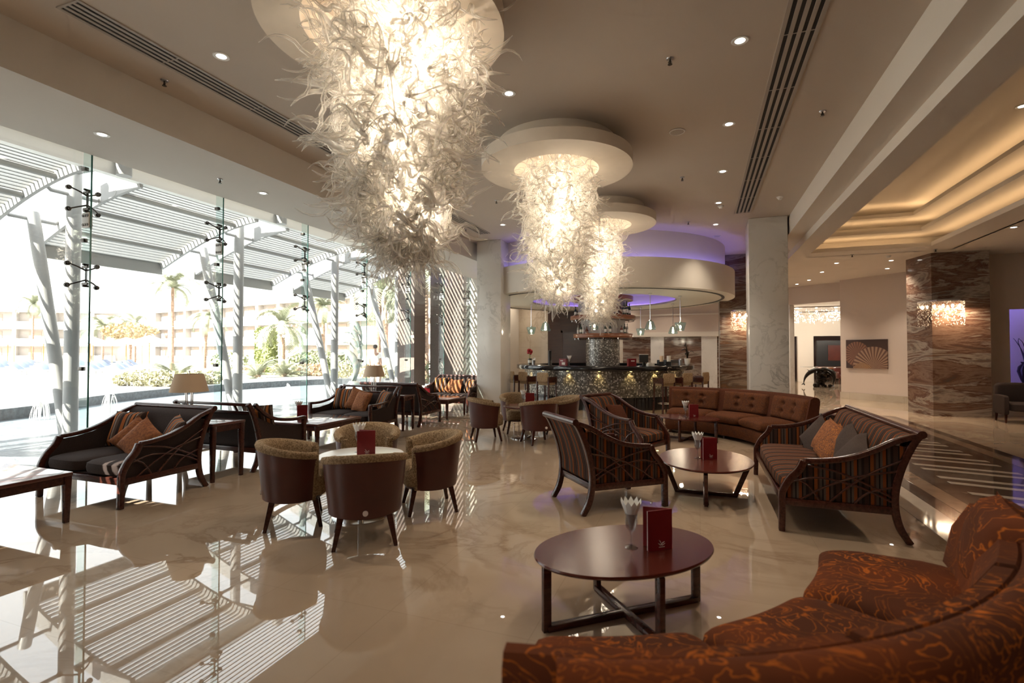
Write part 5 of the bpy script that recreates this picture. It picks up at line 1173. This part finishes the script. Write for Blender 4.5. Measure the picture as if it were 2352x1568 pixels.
def leafball(name,label,cat,u_,d_,rx,rz,mat,group,seed,n=420,z0=.08,leaf=.10):
    x,y=spot(u_,d_); rn=random.Random(seed); m=MB()
    for k in range(n):
        v=Vector((rn.gauss(0,1),rn.gauss(0,1),rn.gauss(0,1))).normalized()*rn.uniform(.55,1)**.5
        p=Vector((v.x*rx,v.y*rx,max(0.02,(v.z*.5+.5)*rz*2*.95))); a=Vector((rn.gauss(0,1),rn.gauss(0,1),rn.gauss(0,1))).normalized(); b=a.cross(Vector((.3,.5,.8))).normalized()
        s=leaf*rn.uniform(.6,1.3); m.add([p-a*s,p+b*s*.5,p+a*s,p-b*s*.5],[(0,1,2,3)])
    o=m.build(name,mat,smooth=False); o.location=(x,y,z0); return tag(o,label,cat,group)
for k,(u_,d_,r,mt,lb) in enumerate(((290,22.5,.45,'bloom','pale flowering shrub at the left end of the bed behind the nearest lamp'),(325,22.3,.55,'bloom','pale flowering shrub second in the bed behind the nearest lamp'),(365,22.0,.55,'bloom','pale flowering shrub third in the bed behind the nearest lamp'),(405,22.0,.5,'bloom','pale flowering shrub fourth in the bed, left of the lampshade'),(450,22.5,.5,'bloom','pale flowering shrub right of the nearest lampshade'),(490,23.5,.5,'bloom','pale flowering shrub by the second slanted column'),(565,33,.45,'bloomr','pinkish shrub right of the second upright column'),(590,33,.55,'bloomr','pinkish shrub below the low palm by the topiary'),(640,33,.55,'bloom','pale shrub at the edge of the lawn, left one'),(670,33,.55,'bloom','pale shrub at the edge of the lawn, right one'),(705,32,.6,'bloomr','pinkish shrub right of the third glass fin'),(733,31.5,.6,'bloomr','pinkish shrub left of the third slanted column'),(785,29,.6,'bloom','pale shrub left of the dolphin sculpture'),(845,28,.6,'bloomr','pinkish shrub beside the far lampshade'),(880,27,.6,'bloom','pale shrub by the last slanted column'),(980,24,.8,'leaf','green shrub at the foot of the gap between the granite piers'))):
    leafball('shrub',lb,'shrub',u_,d_,r*1.0,r*.72,mt,'garden shrubs',100+k,480)
for k,(u_,d_,r,h,lb) in enumerate(((735,40,1.6,.9,'green hedge clump behind the third slanted column'),(700,42,1.4,.8,'green hedge clump right of the third glass fin'),(790,36,1.3,.7,'dark green bush left of the dolphin sculpture'),(530,44,1.6,.8,'green bush behind the second upright column'),(690,36,.6,.55,'small round bush behind the third glass fin'))):
    leafball('bush',lb,'bush',u_,d_,r,h,'leaf','green bushes',200+k,700,.1,.14)
leafball('golden_tree','round golden leaved tree above the parasols','tree',298,55,2.6,.9,'autumn',None,300,1500,3.0,.2)
x,y=spot(298,55); bpy.data.objects['golden_tree']
MB().tube([(0,0,-2.9),(.2,0,.6)],.15,8).build('trunk','trunk',bpy.data.objects['golden_tree'])
for k,(u_,d_,h,r,lb) in enumerate(((598,37,3.3,.33,'clipped topiary arch leg, left and thinner'),(617,36.5,3.3,.58,'clipped topiary column right of its thinner twin'))):
    x,y=spot(u_,d_); rn=random.Random(40+k); m=MB().tube([(0,0,0),(0,0,h-r)],r*.86,16)
    m.ball((0,0,h-r),r*.86,14)
    for j in range(900):
        a=rn.uniform(0,2*PI); z=rn.uniform(0,h); rr=r if z<h-r else r*math.sqrt(max(.02,1-((z-h+r)/r)**2)); p=Vector((rr*math.cos(a),rr*math.sin(a),z)); d=Vector((rn.gauss(0,1),rn.gauss(0,1),rn.gauss(0,1)))*.07; e=Vector((rn.gauss(0,1),rn.gauss(0,1),rn.gauss(0,1)))*.05
        m.add([p-d,p+e,p+d,p-e],[(0,1,2,3)])
    o=m.build('topiary','hedge',smooth=False); o.location=(x,y,.1); tag(o,lb,'topiary','topiary arch')
# parasols and loungers by the pool
par0=None
for k,(u_,d_) in enumerate(((18,50),(33,58),(72,62),(100,46),(207,44),(214,56),(258,60),(290,48),(327,60),(343,42),(120,64))):
    x,y=spot(u_,d_); lb=('white parasol at the left edge, farther row','white parasol behind the leftmost one','white parasol left of the slanted column, far row','white parasol just left of the first slanted column','white parasol right of the nearest glass fin','white parasol behind the one right of the nearest fin','white parasol beneath the golden tree, left','white parasol beneath the golden tree, middle','white parasol beneath the golden tree, right','white parasol left of the low palm shrub','white parasol behind the first slanted column')[k]
    if par0 is None:
        par0=thing('parasol',lb,'parasol',(x,y,.1),0,'parasols by the pool')
        MB().tube([(0,0,0),(0,0,2.75)],.04,8).build('pole','pole',par0); MB().lathe([(1.7,2.25),(.9,2.55),(0,2.9),(0,2.86),(.9,2.51),(1.7,2.21)],8).build('canopy_cloth','sand',par0,smooth=False)
        m=MB()
        for a in range(8): m.bar((0,0,2.2),(1.2*math.cos(a*PI/4),1.2*math.sin(a*PI/4),2.4),.025,.025)
        m.build('ribs','pole',par0)
    else: dup(par0,(x,y,.1),k*.7,lb)
l0=None; k=0; rn=random.Random(12)
for row,d_ in enumerate((33,37,41.5,46)):
    for u_ in range(8,345,58):
        x,y=spot(u_+row*9,d_+rn.uniform(-.6,.6)); k+=1
        if l0 is None:
            l0=thing('sun_lounger','white sun lounger of the rows beyond the pool','sun lounger',(x,y,.1),R(120),'sun loungers beyond the pool')
            MB().box(-.32,.32,-1.0,.35,.26,.34).build('seat','lounger',l0,bevel=.02)
            m=MB().add([],[]); m.box(-.32,.32,0,.8,0,.08,Matrix.Translation((0,.35,.27))@Matrix.Rotation(R(38),4,'X')); m.build('backrest','loungerd',l0,bevel=.02)
            m=MB()
            for sx in (-.28,.28):
                for sy in (-.85,.25): m.bar((sx,sy,0),(sx,sy,.27),.05,.05,(0,1,0))
            m.build('leg_frame','whitem',l0,smooth=False)
        else: dup(l0,(x,y,.1),R(120)+rn.uniform(-.15,.15))
# hotel blocks
def hotel(label,p,q,floors,fh,bay,name='hotel_building'):
    p=Vector((*p,0));q=Vector((*q,0)); ln=(q-p).length; rz=math.atan2((q-p).y,(q-p).x)
    t=thing(name,label,'building',(p.x,p.y,.1),rz,'hotel blocks')
    MB().box(0,ln,.75,9,0,floors*fh+.1).build('wall','facade2',t,smooth=False)
    n=int(ln/bay)
    for f in range(floors+1):
        z=f*fh
        MB().box(-.2,ln+.2,0,1.7,z-.22 if f else 0,z+.08).build('floor_slab','facade',t,smooth=False)
        MB().box(-.2,ln+.2,-.05,.02,z-.02,z+.07).build('edge_trim','terracotta',t,smooth=False)
        if f<floors: MB().box(0,ln,0,.12,z+.08,z+.95).build('balcony_wall','facade',t,smooth=False)
    m=MB()
    for k in range(n+1): m.box(k*bay-.25,k*bay+.25,0,.8,0,floors*fh)
    m.build('piers','facade',t,smooth=False)
    for f in range(floors):
        for k in range(n):
            MB().box(k*bay+bay*.3,k*bay+bay*.62,0.69,.75,f*fh+.1,f*fh+2.1).build('balcony_door','terracotta',t,smooth=False)
hotel('long pale hotel block with three rows of balconies behind the garden',(-76,52.0),(-21,42.0),3,2.5,4.2)
a,b=spot(-160,74),spot(265,80); hotel('far pale hotel block behind the parasols at the left',a,b,3,2.6,5.0)
a,b=spot(896,33),spot(925,32); 
t=thing('garden_pavilion','white wall with two orange doors left of the granite piers','pavilion',(*spot(893,34),.1),R(20))
MB().box(0,1.6,0,.3,0,6.2).build('wall','facade',t,smooth=False)
for z in (.6,2.7): MB().box(.25,.75,-.04,.0,z,z+1.4).build('door_leaf','terracotta',t,smooth=False)
# person outside in white
x,y=spot(862,21.8)
t=thing('person','person in white clothes walking outside beyond the pool','person',(x,y,.10),R(205))
def skin(name,verts,edges,rad,mat,parent,lv=2):
    me=bpy.data.meshes.new(name); me.from_pydata(verts,edges,[]); o=link(name,me,parent)
    sm=o.modifiers.new('skin','SKIN'); o.modifiers.new('sub','SUBSURF').levels=lv; o.modifiers['sub'].render_levels=lv
    for i,r in enumerate(rad): me.skin_vertices[0].data[i].radius=(r,r) if not isinstance(r,tuple) else r
    me.skin_vertices[0].data[0].use_root=True; me.materials.append(K[mat]); return o
bv=[(0,0,.95),(0,0,1.15),(0,.0,1.36),(0,0,1.50),(0,-.01,1.58),(0,-.02,1.68),(-.10,0,.90),(-.11,-.06,.50),(-.11,.02,.08),(-.11,-.13,.03),(.10,0,.90),(.11,.08,.50),(.11,.20,.10),(.11,.06,.03),(-.20,0,1.42),(-.25,.05,1.15),(-.24,-.08,.92),(-.24,-.11,.83),(.20,0,1.42),(.25,-.05,1.15),(.24,-.16,.94),(.24,-.20,.85)]
be=[(0,1),(1,2),(2,3),(3,4),(4,5),(0,6),(6,7),(7,8),(8,9),(0,10),(10,11),(11,12),(12,13),(2,14),(14,15),(15,16),(16,17),(2,18),(18,19),(19,20),(20,21)]
br=[(.15,.10),(.14,.10),(.17,.11),.06,.058,.085,.085,.06,.04,.035,.085,.06,.04,.035,.06,.045,.034,.03,.06,.045,.034,.03]
skin('body',bv,be,br,'skin',t)
skin('shirt',[(0,0,.92),(0,0,1.15),(0,0,1.36),(0,0,1.46),(-.20,0,1.42),(-.245,.04,1.20),(.20,0,1.42),(.245,-.04,1.20)],[(0,1),(1,2),(2,3),(2,4),(4,5),(2,6),(6,7)],[(.175,.125),(.165,.12),(.185,.125),.07,.075,.06,.075,.06],'whitep',t)
skin('trousers',[(0,0,.98),(-.10,0,.86),(-.11,-.06,.50),(-.11,.02,.10),(.10,0,.86),(.11,.08,.50),(.11,.19,.13)],[(0,1),(1,2),(2,3),(0,4),(4,5),(5,6)],[(.16,.115),.105,.08,.065,.105,.08,.065],'whitep',t)
MB().ball((0,-.005,1.735),.098,12,.95).build('hair','hair',t)
m=MB().tube([(0,-.095,1.68),(0,-.125,1.655),(0,-.10,1.645)],.014,6)
for s in (-1,1): m.ball((s*.033,-.098,1.69),.010,6); m.ball((s*.088,0,1.67),.022,6)
m.build('face_features','skin',t)
# ------------------------------------------------------------------ light, sky, camera
w=bpy.data.worlds.new('sky'); sc.world=w; w.use_nodes=True; t_=w.node_tree
bg=t_.nodes['Background']; tc=N(t_,'ShaderNodeTexCoord'); sp=N(t_,'ShaderNodeSeparateXYZ'); r=ramp(t_,[(.0,(.95,.92,.86)),(.5,(.96,.95,.93)),(.75,(.93,.95,.98)),(1,(.90,.93,.98))])
mp=N(t_,'ShaderNodeMath',operation='MULTIPLY_ADD'); mp.inputs[1].default_value=.5; mp.inputs[2].default_value=.5
L(t_,tc.outputs['Generated'],sp.inputs[0]); L(t_,sp.outputs[2],mp.inputs[0]); L(t_,mp.outputs[0],r.inputs[0]); L(t_,r.outputs[0],bg.inputs[0]); bg.inputs[1].default_value=3.0
sl=bpy.data.lights.new('sun','SUN'); sl.energy=21; sl.angle=R(.15); sl.color=(1,.93,.82)
so=bpy.data.objects.new('sun',sl); C.objects.link(so); so.rotation_euler=Vector((.42,1,-.80)).to_track_quat('-Z','Y').to_euler(); so.location=(-20,-10,30)
cam=bpy.data.cameras.new('camera'); co=bpy.data.objects.new('camera',cam); C.objects.link(co); sc.camera=co
co.location=(0,0,1.6); co.rotation_euler=(R(90)+math.atan(24/1160),0,R(20.3)); cam.sensor_width=36; cam.lens=1160/2352*36; cam.clip_end=500
cam.dof.use_dof=True; cam.dof.focus_distance=7; cam.dof.aperture_fstop=1.6
vs=sc.view_settings; vs.view_transform='Standard'; vs.look='None'; vs.gamma=1; vs.use_curve_mapping=False; vs.exposure=0.4
cy=sc.cycles; cy.use_denoising=True; cy.use_adaptive_sampling=True; cy.adaptive_threshold=.1; cy.adaptive_min_samples=16; cy.time_limit=1000; cy.max_bounces=6; cy.diffuse_bounces=4; cy.glossy_bounces=3; cy.transmission_bounces=4; cy.transparent_max_bounces=12; cy.caustics_reflective=False; cy.caustics_refractive=False
cy.sample_clamp_indirect=6; cy.use_light_tree=True
